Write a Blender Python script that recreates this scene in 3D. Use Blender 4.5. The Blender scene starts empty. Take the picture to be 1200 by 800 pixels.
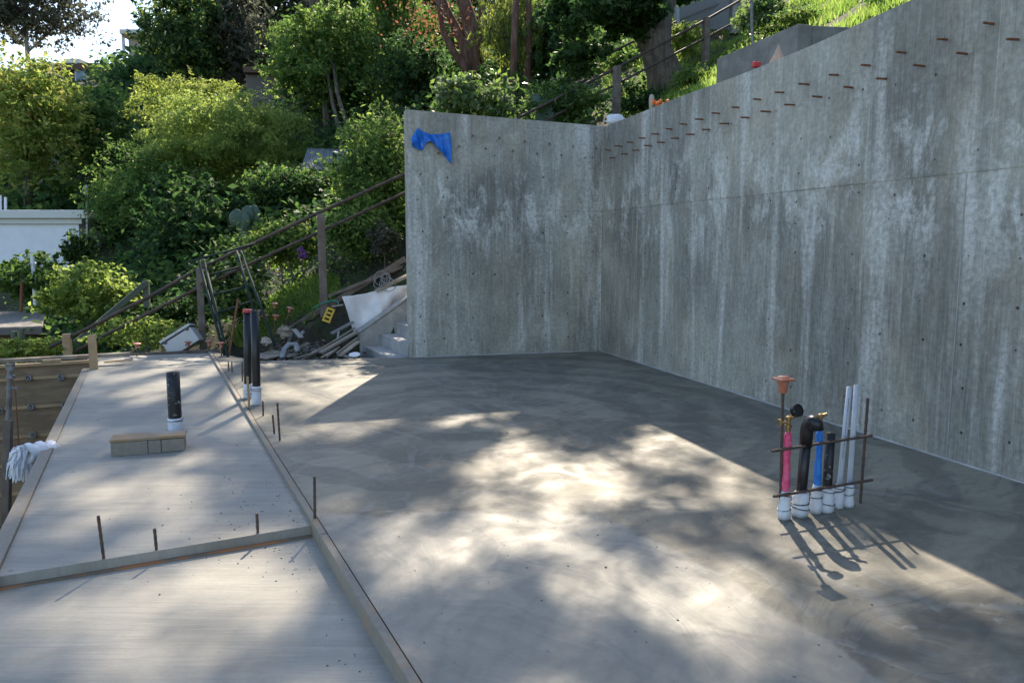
import bpy, math, random
import numpy as np
from mathutils import Vector, Matrix

S = bpy.context.scene
C = S.collection
R = math.radians
# ------------------------------------------------------------------ camera
F = 900.0; CX = 600.0; CY = 400.0; CAMH = 1.65
PITCH = math.atan(111/900)
cam_d = bpy.data.cameras.new('camera'); cam = bpy.data.objects.new('camera', cam_d); C.objects.link(cam)
cam.location = (0, 0, CAMH); cam.rotation_euler = (math.pi/2-PITCH, 0, 0)
cam_d.sensor_width = 36; cam_d.lens = 27.0; cam_d.clip_end = 3000; cam_d.clip_start = 0.05
S.camera = cam
# ------------------------------------------------------------------ sky, sun, exposure
SUN_EL = R(39.5); SUN_AZ = R(5.2)
w = bpy.data.worlds.new('World'); S.world = w; w.use_nodes = True
nt = w.node_tree; sky = nt.nodes.new('ShaderNodeTexSky'); sky.sky_type = 'NISHITA'
sky.sun_disc = False; sky.sun_elevation = SUN_EL; sky.sun_rotation = SUN_AZ
sky.air_density = 1.0; sky.dust_density = 0.8; sky.ozone_density = 0.7
nt.links.new(sky.outputs[0], nt.nodes['Background'].inputs[0]); nt.nodes['Background'].inputs[1].default_value = 0.1
sd = Vector((math.sin(SUN_AZ)*math.cos(SUN_EL), math.cos(SUN_AZ)*math.cos(SUN_EL), math.sin(SUN_EL)))
sl = bpy.data.lights.new('sun', 'SUN'); sl.energy = 3.3; sl.angle = R(0.53); sl.color = (1, .87, .69)
so = bpy.data.objects.new('sun', sl); C.objects.link(so); so.rotation_euler = sd.to_track_quat('Z', 'Y').to_euler()
so.location = (0, 0, 40)
S.view_settings.view_transform = 'Standard'; S.view_settings.look = 'None'
S.view_settings.exposure = 1.62; S.view_settings.gamma = 1
S.render.engine = 'CYCLES'
S.cycles.max_bounces = 6; S.cycles.transparent_max_bounces = 4

# ------------------------------------------------------------------ measuring helpers
cp, sp = math.cos(PITCH), math.sin(PITCH)
def ray(u, v):
    a = (u-CX)/F; b = (CY-v)/F
    return Vector((a, cp+b*sp, -sp+b*cp))
def gp(u, v, z=0.0):
    r = ray(u, v); t = (z-CAMH)/r.z
    return Vector((r.x*t, r.y*t, z))
def at(u, v, Y):
    r = ray(u, v); t = Y/r.y
    return Vector((r.x*t, Y, CAMH+r.z*t))
def proj(x, y, z):
    dz = z-CAMH
    d = y*cp-dz*sp; up = y*sp+dz*cp
    return CX+F*x/d, CY-F*up/d
def onplane(u, v, p0, n):
    r = ray(u, v); c = Vector((0, 0, CAMH)); t = (p0-c).dot(n)/r.dot(n)
    return c+r*t
Z = Vector((0, 0, 1))
d2 = Vector((.902, .432, 0)).normalized()       # across the side slab, along the stair
d1 = Vector((-.432, .902, 0)).normalized()      # along the side slab

# ------------------------------------------------------------------ mesh helpers
class MB:
    def __init__(s): s.v = []; s.f = []; s.mi = []
    def add(s, vs, fs, m=0):
        o = len(s.v); s.v += [Vector(p) for p in vs]
        s.f += [tuple(i+o for i in f) for f in fs]; s.mi += [m]*len(fs); return s
    def box(s, c, size, rz=0, M=None):
        x, y, z = [k/2 for k in size]
        M = M or Matrix.Rotation(rz, 3, 'Z'); c = Vector(c)
        vs = [c+M @ Vector(p) for p in ((-x,-y,-z),(x,-y,-z),(x,y,-z),(-x,y,-z),(-x,-y,z),(x,-y,z),(x,y,z),(-x,y,z))]
        return s.add(vs, [(0,3,2,1),(4,5,6,7),(0,1,5,4),(1,2,6,5),(2,3,7,6),(3,0,4,7)])
    def beam(s, p0, p1, wd, ht, up=Z):
        p0 = Vector(p0); p1 = Vector(p1); d = (p1-p0); L = d.length; d.normalize()
        x = d.cross(up).normalized(); z = x.cross(d)
        M = Matrix((x, d, z)).transposed()
        return s.box((p0+p1)/2, (wd, L, ht), M=M)
    def prism(s, poly, z0, z1):
        n = len(poly)
        vs = [(p[0], p[1], z0) for p in poly]+[(p[0], p[1], z1) for p in poly]
        fs = [tuple(range(n-1, -1, -1)), tuple(range(n, 2*n))]+[(i, (i+1) % n, n+(i+1) % n, n+i) for i in range(n)]
        return s.add(vs, fs)
    def tube(s, pts, r, n=8, cap=True):
        pts = [Vector(p) for p in pts]; k = len(pts)
        rs = r if isinstance(r, (list, tuple)) else [r]*k
        vs = []; pr = None
        for i, p in enumerate(pts):
            d = (pts[min(i+1, k-1)]-pts[max(i-1, 0)]).normalized()
            if pr is None:
                a = Vector((0, 0, 1)) if abs(d.z) < .9 else Vector((1, 0, 0))
                pr = d.cross(a).normalized()
            x = (pr-d*pr.dot(d)).normalized(); pr = x; y = d.cross(x)
            for j in range(n):
                t = 2*math.pi*j/n; vs.append(p+(x*math.cos(t)+y*math.sin(t))*rs[i])
        fs = [(i*n+j, i*n+(j+1) % n, (i+1)*n+(j+1) % n, (i+1)*n+j) for i in range(k-1) for j in range(n)]
        if cap: fs += [tuple(range(n-1, -1, -1)), tuple((k-1)*n+j for j in range(n))]
        return s.add(vs, fs)
    def lathe(s, c, prof, n=14, axis=Z, wob=0, seed=0):
        rg = random.Random(seed); axis = Vector(axis).normalized(); c = Vector(c)
        a = Vector((1, 0, 0)) if abs(axis.x) < .9 else Vector((0, 1, 0))
        x = axis.cross(a).normalized(); y = axis.cross(x)
        vs = []
        for (r, h) in prof:
            for j in range(n):
                t = 2*math.pi*j/n; q = r*(1+wob*rg.uniform(-1, 1))
                vs.append(c+axis*h+(x*math.cos(t)+y*math.sin(t))*q)
        k = len(prof)
        fs = [(i*n+j, i*n+(j+1) % n, (i+1)*n+(j+1) % n, (i+1)*n+j) for i in range(k-1) for j in range(n)]
        fs += [tuple(range(n-1, -1, -1)), tuple((k-1)*n+j for j in range(n))]
        return s.add(vs, fs)
    def blob(s, c, rad, n=10, m=7, wob=.15, seed=0):
        rg = random.Random(seed); c = Vector(c); vs = []; fs = []
        for i in range(1, m):
            p = math.pi*i/m
            for j in range(n):
                t = 2*math.pi*j/n; k = 1+wob*rg.uniform(-1, 1)
                vs.append(c+Vector((rad[0]*math.sin(p)*math.cos(t), rad[1]*math.sin(p)*math.sin(t), rad[2]*math.cos(p)))*k)
        o = len(vs); vs += [c+Vector((0, 0, rad[2])), c-Vector((0, 0, rad[2]))]
        for i in range(m-2):
            for j in range(n): fs.append((i*n+j, (i+1)*n+j, (i+1)*n+(j+1) % n, i*n+(j+1) % n))
        for j in range(n):
            fs.append((o, j, (j+1) % n)); fs.append((o+1, (m-2)*n+(j+1) % n, (m-2)*n+j))
        return s.add(vs, fs)

def wloc(o):
    p = Vector((0, 0, 0))
    while o is not None: p = p+o.location; o = o.parent
    return p
def tag(o, label=None, cat=None, group=None, kind=None):
    if label: o['label'] = label
    if cat: o['category'] = cat
    if group: o['group'] = group
    if kind: o['kind'] = kind
    return o
def thing(name, label, cat, loc=(0, 0, 0), group=None):
    o = bpy.data.objects.new(name, None); C.objects.link(o); o.location = loc
    o.empty_display_size = .2
    return tag(o, label, cat, group)
def obj(name, mb, mats, parent=None, loc=None, smooth=False, bevel=0):
    off = wloc(parent) if parent else Vector((0, 0, 0))
    l = Vector(loc) if loc is not None else off
    me = bpy.data.meshes.new(name)
    me.from_pydata([tuple(p-l) for p in mb.v], [], mb.f)
    for m in (mats if isinstance(mats, (list, tuple)) else [mats]): me.materials.append(m)
    if any(mb.mi): me.polygons.foreach_set('material_index', mb.mi)
    if smooth: me.polygons.foreach_set('use_smooth', [True]*len(mb.f))
    me.update()
    o = bpy.data.objects.new(name, me); C.objects.link(o)
    if parent: o.parent = parent
    o.location = l-off
    if bevel:
        b = o.modifiers.new('bevel', 'BEVEL'); b.width = bevel; b.segments = 2; b.limit_method = 'ANGLE'
    return o
def copy_tree(o, parent=None):
    c = o.copy(); C.objects.link(c)
    if parent is not None: c.parent = parent
    for ch in list(o.children): copy_tree(ch, c)
    return c
def np_mesh(name, verts, faces, mat, parent=None, loc=None):
    off = np.array(wloc(parent)) if parent else np.zeros(3)
    l = np.array(loc) if loc is not None else off
    me = bpy.data.meshes.new(name); nv = len(verts); nf, k = faces.shape
    me.vertices.add(nv); me.vertices.foreach_set('co', (verts-l).astype(np.float32).ravel())
    me.loops.add(nf*k); me.loops.foreach_set('vertex_index', faces.astype(np.int32).ravel())
    me.polygons.add(nf); me.polygons.foreach_set('loop_start', (np.arange(nf)*k).astype(np.int32))
    me.materials.append(mat); me.update(calc_edges=True); me.validate()
    o = bpy.data.objects.new(name, me); C.objects.link(o)
    if parent: o.parent = parent
    o.location = Vector(l-off)
    return o

# ------------------------------------------------------------------ materials
class NT:
    def __init__(s, name):
        s.m = bpy.data.materials.new(name); s.m.use_nodes = True
        s.t = s.m.node_tree; s.b = s.t.nodes['Principled BSDF']; s.out = s.t.nodes['Material Output']
    def n(s, typ, **kw):
        x = s.t.nodes.new(typ)
        for k, v in kw.items():
            if k.startswith('_'): setattr(x, k[1:], v)
            else: x.inputs[k.replace('__', ' ')].default_value = v
        return x
    def l(s, a, b): s.t.links.new(a, b)
    def math(s, op, a, b=None, c=None, clamp=False):
        x = s.t.nodes.new('ShaderNodeMath'); x.operation = op; x.use_clamp = clamp
        for i, q in enumerate((a, b, c)):
            if q is None: continue
            if isinstance(q, (int, float)): x.inputs[i].default_value = q
            else: s.l(q, x.inputs[i])
        return x.outputs[0]
    def ramp(s, fac, a, b, lo=0.0, hi=1.0):
        x = s.n('ShaderNodeMapRange', _interpolation_type='SMOOTHSTEP')
        x.inputs[1].default_value = a; x.inputs[2].default_value = b; x.inputs[3].default_value = lo; x.inputs[4].default_value = hi
        s.l(fac, x.inputs[0]); return x.outputs[0]
    def mix(s, fac, a, b, blend='MIX'):
        x = s.t.nodes.new('ShaderNodeMix'); x.data_type = 'RGBA'; x.blend_type = blend
        for i, q in ((0, fac), (6, a), (7, b)):
            if isinstance(q, (int, float)): x.inputs[i].default_value = q
            elif isinstance(q, (tuple, list)): x.inputs[i].default_value = (*q[:3], 1)
            else: s.l(q, x.inputs[i])
        return x.outputs[2]
    def coord(s, kind='Object', scale=(1, 1, 1), rz=0):
        x = s.t.nodes.new('ShaderNodeTexCoord'); m = s.t.nodes.new('ShaderNodeMapping')
        m.inputs['Scale'].default_value = scale; m.inputs['Rotation'].default_value = (0, 0, rz)
        s.l(x.outputs[kind], m.inputs[0]); return m.outputs[0]
    def noise(s, co, scale, detail=4, rough=.55, dist=0):
        x = s.n('ShaderNodeTexNoise', Scale=scale, Detail=detail, Roughness=rough, Distortion=dist)
        s.l(co, x.inputs['Vector']); return x.outputs[0]
    def bump(s, h, strength=.3, dist=.01):
        x = s.n('ShaderNodeBump', Strength=strength, Distance=dist); s.l(h, x.inputs['Height'])
        s.l(x.outputs[0], s.b.inputs['Normal'])
    def col(s, c): s.l(c, s.b.inputs['Base Color'])

def simple(name, c, rough=.7, var=.3, scale=8, c2=None, bump=.2, metal=0, stretch=(1, 1, 1), lo=.4, hi=.65, rz=0, bd=.004):
    a = NT(name); co = a.coord('Object', stretch, rz)
    f = a.noise(co, scale, 6, .6); f2 = a.noise(co, scale*6, 4, .6)
    base = a.mix(f2, [k*(1-var) for k in c], [k*(1+var) for k in c])
    if c2 is not None: base = a.mix(a.ramp(f, lo, hi), base, c2)
    a.col(base); a.b.inputs['Roughness'].default_value = rough; a.b.inputs['Metallic'].default_value = metal
    if bump: a.bump(f2, bump, bd)
    return a.m

def leafmat(name, cols, trans=.45, rough=.6, nscale=.9):
    a = NT(name); g = a.n('ShaderNodeNewGeometry')
    cr = a.n('ShaderNodeValToRGB'); el = cr.color_ramp.elements
    n = len(cols)
    el[0].position = 0; el[0].color = (*cols[0], 1); el[1].position = 1; el[1].color = (*cols[-1], 1)
    for i in range(1, n-1):
        e = el.new(i/(n-1)); e.color = (*cols[i], 1)
    co = a.coord('Object'); f = a.noise(co, nscale, 2)
    s = a.math('ADD', a.math('MULTIPLY', g.outputs['Random Per Island'], .6), a.math('SUBTRACT', a.math('MULTIPLY', f, 1.1), .35), clamp=True)
    a.l(s, cr.inputs[0])
    a.col(cr.outputs[0]); a.b.inputs['Roughness'].default_value = rough; a.b.inputs['Specular IOR Level'].default_value = .2
    tr = a.n('ShaderNodeBsdfTranslucent'); hs = a.n('ShaderNodeHueSaturation', Hue=.495, Saturation=1.05, Value=2.25)
    a.l(cr.outputs[0], hs.inputs['Color']); a.l(hs.outputs[0], tr.inputs[0])
    mx = a.n('ShaderNodeMixShader'); mx.inputs[0].default_value = trans
    a.l(a.b.outputs[0], mx.inputs[1]); a.l(tr.outputs[0], mx.inputs[2]); a.l(mx.outputs[0], a.out.inputs[0])
    return a.m

def wall_mat(name, tint=.77):
    a = NT(name)
    uv = a.coord('UV')
    def st(sx, sz, scale, d=5, r=.6, dist=0): return a.noise(a.coord('UV', (sx, sz, 1)), scale, d, r, dist)
    blotch = st(1, .7, .9, 5, .6, .6)
    streak = st(3.2, .28, 1.3, 7, .65, .25)
    streak2 = st(9, .35, 1.0, 6, .6, .1)
    zone = st(.8, 1.1, .8, 3)
    grain = st(60, 2.2, 1, 4, .6)
    fine = st(1, 1, 22, 6, .7)
    speck = st(1, 1, 55, 3, .6)
    br = a.n('ShaderNodeTexBrick', Scale=1.0); br.offset = 0; br.inputs['Brick Width'].default_value = 1.22
    br.inputs['Row Height'].default_value = 2.2; br.inputs['Mortar Size'].default_value = .004
    br.inputs['Color1'].default_value = (.28, .28, .28, 1); br.inputs['Color2'].default_value = (.72, .72, .72, 1); br.inputs['Mortar'].default_value = (.9, .9, .9, 1)
    a.l(uv, br.inputs['Vector'])
    big = st(.55, .5, 1.0, 3, .5, .8)
    sz = a.n('ShaderNodeSeparateXYZ'); a.l(uv, sz.inputs[0]); zz_ = sz.outputs[1]
    base = a.mix(a.ramp(blotch, .3, .7), [k*tint for k in (.215, .203, .165)], [k*tint for k in (.41, .388, .318)])
    base = a.mix(.45, base, br.outputs['Color'], 'OVERLAY')
    base = a.mix(a.math('MULTIPLY', a.ramp(st(1.4, .5, .7, 5, .6, .5), .47, .68), .5), base, (.35, .3, .215))
    base = a.mix(.8, base, a.mix(a.ramp(big, .36, .64), (.33, .33, .33), (.66, .66, .66)), 'OVERLAY')
    cols = a.ramp(st(1.6, .1, 1.1, 4), .46, .58)                     # only some columns run white
    band = a.math('MAXIMUM', a.ramp(a.math('ABSOLUTE', a.math('SUBTRACT', zz_, 2.25)), .15, .95, 1, .25), 0)
    m1 = a.math('MULTIPLY', a.math('MULTIPLY', a.ramp(streak, .42, .66), cols), .85)
    patch = a.math('MULTIPLY', a.ramp(st(2.2, 1.0, 1.3, 9, .75, .5), .47, .62), band)
    m2 = a.math('MULTIPLY', a.math('MULTIPLY', a.ramp(streak2, .55, .66), a.ramp(zone, .4, .6)), .55)
    m = a.math('MULTIPLY', a.math('MAXIMUM', a.math('MAXIMUM', m1, m2), a.math('MULTIPLY', patch, .9)), a.ramp(fine, .3, .6, .55, 1))
    base = a.mix(a.math('MULTIPLY', m, .88), base, (.72, .7, .65))
    # hair line and stain of the pour joint
    jn = a.math('ADD', a.math('SUBTRACT', zz_, 2.2), a.math('MULTIPLY', a.math('SUBTRACT', st(1, 1, 6, 4), .5), .035))
    base = a.mix(a.math('MULTIPLY', a.ramp(a.math('ABSOLUTE', jn), .003, .014, 1, 0), a.math('MULTIPLY', a.ramp(st(1, .2, 1.4, 4), .42, .6), .34)), base, (.09, .085, .075))
    dk = a.math('MULTIPLY', a.ramp(st(5, .3, 1.1, 5, .6, .2), .54, .68), .5)
    base = a.mix(dk, base, (.14, .137, .12))
    base = a.mix(a.math('MULTIPLY', a.ramp(grain, .35, .7), .3), base, (.46, .45, .42))
    base = a.mix(a.math('MULTIPLY', a.ramp(speck, .66, .74), .5), base, (.09, .09, .09))
    fine2 = st(1.6, .5, 9, 7, .75, .6)
    base = a.mix(.4, base, a.mix(a.ramp(fine2, .35, .65), (.38, .38, .38), (.62, .62, .62)), 'OVERLAY')
    base = a.mix(.4, base, a.mix(a.ramp(fine, .3, .7), (.3, .3, .3), (.7, .7, .7)), 'OVERLAY')
    vl = st(26, .5, 1.0, 5, .65, .1)
    base = a.mix(a.math('MULTIPLY', a.ramp(vl, .58, .68), .25), base, (.5, .48, .43))
    base = a.mix(a.math('MULTIPLY', a.ramp(vl, .42, .34), .22), base, (.13, .125, .105))
    a.col(base); a.b.inputs['Roughness'].default_value = .75
    h = a.math('ADD', a.math('MULTIPLY', grain, .5), a.math('ADD', a.math('MULTIPLY', fine, .7), a.math('MULTIPLY', streak, .6)))
    a.bump(h, .35, .006)
    return a.m

def floor_mat():
    a = NT('trowelled_concrete')
    co = a.coord('Object'); sx = a.n('ShaderNodeSeparateXYZ'); a.l(co, sx.inputs[0]); X, Y = sx.outputs[0], sx.outputs[1]
    n1 = a.noise(co, .55, 6, .6, 1.2); n2 = a.noise(co, 2.2, 6, .6, 1.5); fine = a.noise(co, 30, 6, .7)
    edge = a.noise(co, 1.5, 9, .72)
    # older drier pour in front, darker damp pour behind
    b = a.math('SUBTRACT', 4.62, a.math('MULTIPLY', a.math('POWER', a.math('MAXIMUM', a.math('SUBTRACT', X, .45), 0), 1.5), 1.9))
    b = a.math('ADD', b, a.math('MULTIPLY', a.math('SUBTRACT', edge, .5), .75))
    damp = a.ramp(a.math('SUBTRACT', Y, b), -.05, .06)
    # trowel sweeps: distorted rings
    def rings(cx, cy, sc, dist):
        m = a.n('ShaderNodeMapping'); m.inputs['Location'].default_value = (-cx, -cy, 0); a.l(co, m.inputs[0])
        x = a.n('ShaderNodeTexWave', _wave_type='RINGS', _rings_direction='Z', Scale=sc, Distortion=dist, Detail=4.0)
        x.inputs['Detail Scale'].default_value = .7; x.inputs['Detail Roughness'].default_value = .65
        a.l(m.outputs[0], x.inputs[0]); return x.outputs[1]
    r1 = rings(1.3, -.6, .42, 5.0); r2 = rings(-.4, 7.4, .5, 6.0); r3 = rings(3.5, 2, 2.6, 9)
    rr = a.noise(a.coord('Object', (1.2, 7, 1), R(-18)), 1.2, 7, .65, 1.3)
    # trowel fans: arcs about the centre of each cell
    def fans(sc, freq, ox, oy):
        vd = a.n('ShaderNodeTexVoronoi', Scale=sc); 
        nz = a.n('ShaderNodeTexNoise', Scale=1.2, Detail=3.0); a.l(co, nz.inputs['Vector'])
        ad = a.n('ShaderNodeVectorMath', _operation='MULTIPLY_ADD'); a.l(nz.outputs['Color'], ad.inputs[0]); ad.inputs[1].default_value = (.5, .5, 0); a.l(co, ad.inputs[2])
        a.l(ad.outputs[0], vd.inputs['Vector'])
        sb = a.n('ShaderNodeVectorMath', _operation='SUBTRACT'); a.l(ad.outputs[0], sb.inputs[0]); a.l(vd.outputs['Position'], sb.inputs[1])
        of = a.n('ShaderNodeVectorMath', _operation='ADD'); a.l(sb.outputs[0], of.inputs[0]); of.inputs[1].default_value = (ox, oy, 0)
        ln = a.n('ShaderNodeVectorMath', _operation='LENGTH'); a.l(of.outputs[0], ln.inputs[0])
        w1 = a.n('ShaderNodeTexNoise', _noise_dimensions='1D', Scale=freq, Detail=5.0, Roughness=.7)
        a.l(a.math('ADD', ln.outputs[1], a.math('MULTIPLY', vd.outputs['Distance'], .02)), w1.inputs['W']); return w1.outputs[0], vd.outputs['Color']
    f1, k1 = fans(.8, 9, .9, .6); f2, k2 = fans(1.3, 16, -.5, .8)
    kk = a.n('ShaderNodeSeparateColor'); a.l(k1, kk.inputs[0])
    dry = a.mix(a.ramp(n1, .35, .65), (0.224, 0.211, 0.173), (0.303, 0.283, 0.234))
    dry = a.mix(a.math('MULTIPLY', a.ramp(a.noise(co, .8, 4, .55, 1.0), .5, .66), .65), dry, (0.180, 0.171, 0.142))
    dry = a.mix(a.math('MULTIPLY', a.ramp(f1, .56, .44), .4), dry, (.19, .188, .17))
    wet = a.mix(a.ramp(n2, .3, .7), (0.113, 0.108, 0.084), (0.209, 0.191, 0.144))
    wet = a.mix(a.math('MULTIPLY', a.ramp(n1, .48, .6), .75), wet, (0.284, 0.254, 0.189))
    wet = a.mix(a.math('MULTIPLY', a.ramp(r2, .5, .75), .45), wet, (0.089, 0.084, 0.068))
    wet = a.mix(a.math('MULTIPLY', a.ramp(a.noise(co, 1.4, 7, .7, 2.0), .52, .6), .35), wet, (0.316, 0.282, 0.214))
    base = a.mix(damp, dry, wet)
    m = a.ramp(a.noise(co, .9, 4, .6, .5), .42, .6)
    base = a.mix(a.math('MULTIPLY', a.math('MULTIPLY', a.ramp(f1, .48, .7), a.math('MULTIPLY', m, a.math('ADD', a.math('MULTIPLY', damp, .6), .4))), .55), base, (0.244, 0.240, 0.218))
    base = a.mix(a.math('MULTIPLY', a.math('MULTIPLY', a.ramp(f2, .5, .64), a.math('MULTIPLY', m, a.math('ADD', a.math('MULTIPLY', damp, .85), .15))), .36), base, (0.067, 0.067, 0.063))
    base = a.mix(a.math('MULTIPLY', a.math('MULTIPLY', a.ramp(f2, .52, .62), a.ramp(a.noise(co, 6, 6, .7, 1), .55, .68)), .55), base, (0.311, 0.307, 0.289))
    base = a.mix(a.math('MULTIPLY', a.ramp(r3, .6, .95), .1), base, (0.067, 0.067, 0.063))
    vo = a.n('ShaderNodeTexVoronoi', Scale=6.0); a.l(co, vo.inputs['Vector'])
    vmask = a.math('MULTIPLY', a.ramp(vo.outputs['Distance'], .035, .075, 1, 0), a.ramp(a.noise(co, 1.1, 2), .5, .58))
    base = a.mix(a.math('MULTIPLY', vmask, .8), base, (.07, .07, .07))
    base = a.mix(.35, base, a.mix(fine, (.3, .3, .3), (.7, .7, .7)), 'OVERLAY')
    a.col(base)
    a.l(a.ramp(n2, .3, .7, .5, .75), a.b.inputs['Roughness'])
    a.bump(a.math('ADD', a.math('MULTIPLY', fine, .5), a.math('ADD', a.math('MULTIPLY', f2, .8), f1)), .35, .006)
    return a.m

def broom_mat():
    a = NT('broomed_concrete'); rz = -math.atan2(.432, .902)
    co = a.coord('Object'); br = a.noise(a.coord('Object', (1.6, 38, 1), rz), 1.6, 6, .68, .9)
    br2 = a.noise(a.coord('Object', (.6, 6, 1), rz), 1.3, 6, .65, .9)
    n1 = a.noise(co, .9, 5, .6, .8); fine = a.noise(co, 40, 5, .7)
    base = a.mix(a.ramp(n1, .35, .65), (0.234, 0.223, 0.190), (0.328, 0.308, 0.260))
    base = a.mix(a.math('MULTIPLY', a.ramp(br2, .4, .65), .35), base, (0.406, 0.380, 0.326))
    base = a.mix(a.math('MULTIPLY', a.ramp(br, .4, .7), .4), base, (0.208, 0.200, 0.186))
    vo = a.n('ShaderNodeTexVoronoi', Scale=5.0); a.l(co, vo.inputs['Vector'])
    vm = a.math('MULTIPLY', a.ramp(vo.outputs['Distance'], .05, .1, 1, 0), a.ramp(a.noise(co, 1.7, 2), .54, .62))
    base = a.mix(a.math('MULTIPLY', vm, .75), base, (.1, .1, .1))
    base = a.mix(.35, base, a.mix(fine, (.3, .3, .3), (.7, .7, .7)), 'OVERLAY')
    a.col(base); a.b.inputs['Roughness'].default_value = .8
    a.bump(a.math('ADD', br, a.math('MULTIPLY', fine, .3)), .5, .006)
    return a.m

M = {}
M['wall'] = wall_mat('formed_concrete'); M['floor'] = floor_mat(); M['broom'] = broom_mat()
M['conc'] = simple('plain_concrete', (.3, .3, .29), .8, .2, 4, (.42, .41, .39), .3)
M['oldconc'] = simple('old_concrete', (.17, .165, .15), .85, .25, 3, (.25, .24, .22), .3)
M['dark'] = simple('hole_dark', (.02, .02, .02), .9, .2)
M['rust'] = simple('rusty_rebar', (.16, .065, .035), .85, .35, 30, (.26, .1, .04), .5)
M['rebar'] = simple('dark_rebar', (.06, .05, .047), .75, .35, 30, (.13, .065, .035), .5)
M['wood'] = simple('form_lumber', (.3, .2, .11), .8, .25, 2.0, (.3, .29, .27), .3, stretch=(1, 1, 1), lo=.42, hi=.6)
M['crossboard'] = simple('orange_form_board', (.17, .13, .09), .85, .3, 2.2, (.36, .16, .065), .4, lo=.4, hi=.52)
M['woodnew'] = simple('pale_lumber', (.42, .29, .16), .75, .2, 5, (.33, .22, .12), .2)
M['woodgrey'] = simple('cement_smeared_wood', (.235, .21, .17), .85, .3, 5, (.29, .21, .14), .4, lo=.52, hi=.68)
M['ply'] = simple('dark_plywood', (.19, .13, .08), .8, .35, 3, (.27, .19, .115), .2, stretch=(1, 1, 5))
M['weather'] = simple('weathered_wood', (.13, .1, .08), .85, .3, 5, (.19, .16, .135), .4)
M['scrap'] = simple('scrap_wood', (.2, .16, .12), .85, .35, 4, (.32, .28, .22), .3)
M['railwood'] = simple('rail_steel', (.05, .035, .028), .7, .3, 9, (.1, .06, .04), .3)
M['blackpipe'] = simple('black_plastic', (.011, .011, .012), .38, .3, 9, (.03, .03, .03), .1, lo=.6, hi=.75)
M['scuffpipe'] = simple('splashed_black_plastic', (.012, .012, .013), .5, .3, 22, (.3, .3, .29), .2, lo=.58, hi=.66)
M['wrap'] = simple('white_foam_wrap', (.72, .73, .76), .55, .1, 14, (.6, .61, .65), .5, bd=.01)
M['grey'] = simple('grey_conduit', (.42, .45, .5), .4, .08, 8, (.5, .52, .55), .05)
M['print'] = simple('conduit_print', (.1, .11, .13), .5, .1)
M['pink'] = simple('pink_sleeve', (.72, .06, .16), .4, .2, 18, (.8, .14, .25), .5, bd=.01)
M['blue'] = simple('blue_sleeve', (.015, .16, .58), .4, .2, 18, (.03, .24, .7), .5, bd=.01)
M['brass'] = simple('brass', (.38, .25, .11), .35, .2, 30, None, .1, metal=.9)
M['black'] = simple('black_metal', (.012, .012, .013), .3, .2)
M['orange'] = simple('orange_cap', (.42, .13, .07), .6, .2, 20, (.36, .2, .16), .2)
M['tarp'] = simple('blue_tarp', (.008, .13, .55), .42, .15, 10, (.015, .2, .68), .2)
M['white'] = simple('white_poly', (.74, .75, .78), .4, .06, 5, (.66, .67, .7), .2)
M['stucco'] = simple('white_stucco', (.8, .82, .86), .8, .03, 2, (.74, .76, .8), .2)
M['trim'] = simple('cream_trim', (.62, .62, .58), .7, .08, 3)
M['tanwall'] = simple('tan_wall', (.42, .36, .28), .8, .1, 2)
M['brown'] = simple('brown_siding', (.1, .06, .04), .8, .25, 3)
M['greywall'] = simple('grey_wall', (.13, .115, .11), .85, .1, 2)
M['roof'] = simple('grey_shingle', (.2, .18, .165), .9, .25, 10, (.28, .25, .22))
M['glass'] = simple('window_glass', (.12, .17, .24), .1, .2, 2)
M['corr'] = simple('corrugated_metal', (.26, .3, .34), .5, .15, 3, None, .1, metal=.3)
M['greenm'] = simple('dark_green_steel', (.012, .028, .024), .8, .3, 12)
M['greenwood'] = simple('green_rail', (.1, .115, .08), .8, .2, 6)
M['crate'] = simple('scuffed_white_plastic', (.55, .54, .52), .6, .15, 12, (.4, .37, .33), .2, lo=.6, hi=.7)
M['yellow'] = simple('yellow_plastic', (.62, .4, .03), .5, .15, 10)
M['steelgrey'] = simple('grey_steel', (.22, .22, .23), .5, .2, 9, (.14, .12, .11), .2, metal=.4)
M['galv'] = simple('galvanised', (.25, .26, .27), .4, .15, 9, None, .1, metal=.5)
M['hose'] = simple('green_hose', (.01, .2, .12), .4, .1)
M['wire'] = simple('pale_wire', (.22, .23, .23), .5, .1)
M['red'] = simple('red_plastic', (.5, .05, .05), .5, .15)
M['stone'] = simple('pale_stone', (.4, .35, .3), .85, .2, 6)
M['rubble'] = simple('grey_rubble', (.11, .1, .09), .85, .4, 6, (.18, .165, .15))
M['barkred'] = simple('red_bark', (.1, .045, .032), .85, .35, 3, (.2, .12, .085), .6, stretch=(3, 3, .5), bd=.02)
M['bark'] = simple('grey_bark', (.1, .08, .062), .9, .35, 4, (.2, .165, .13), .9, stretch=(3, 3, .5), bd=.05)
M['barkpale'] = simple('pale_bark', (.3, .26, .22), .85, .2, 3, (.2, .17, .14), .4)
M['cactus'] = simple('cactus_skin', (.04, .08, .055), .6, .2, 8, (.06, .1, .065))

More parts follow.
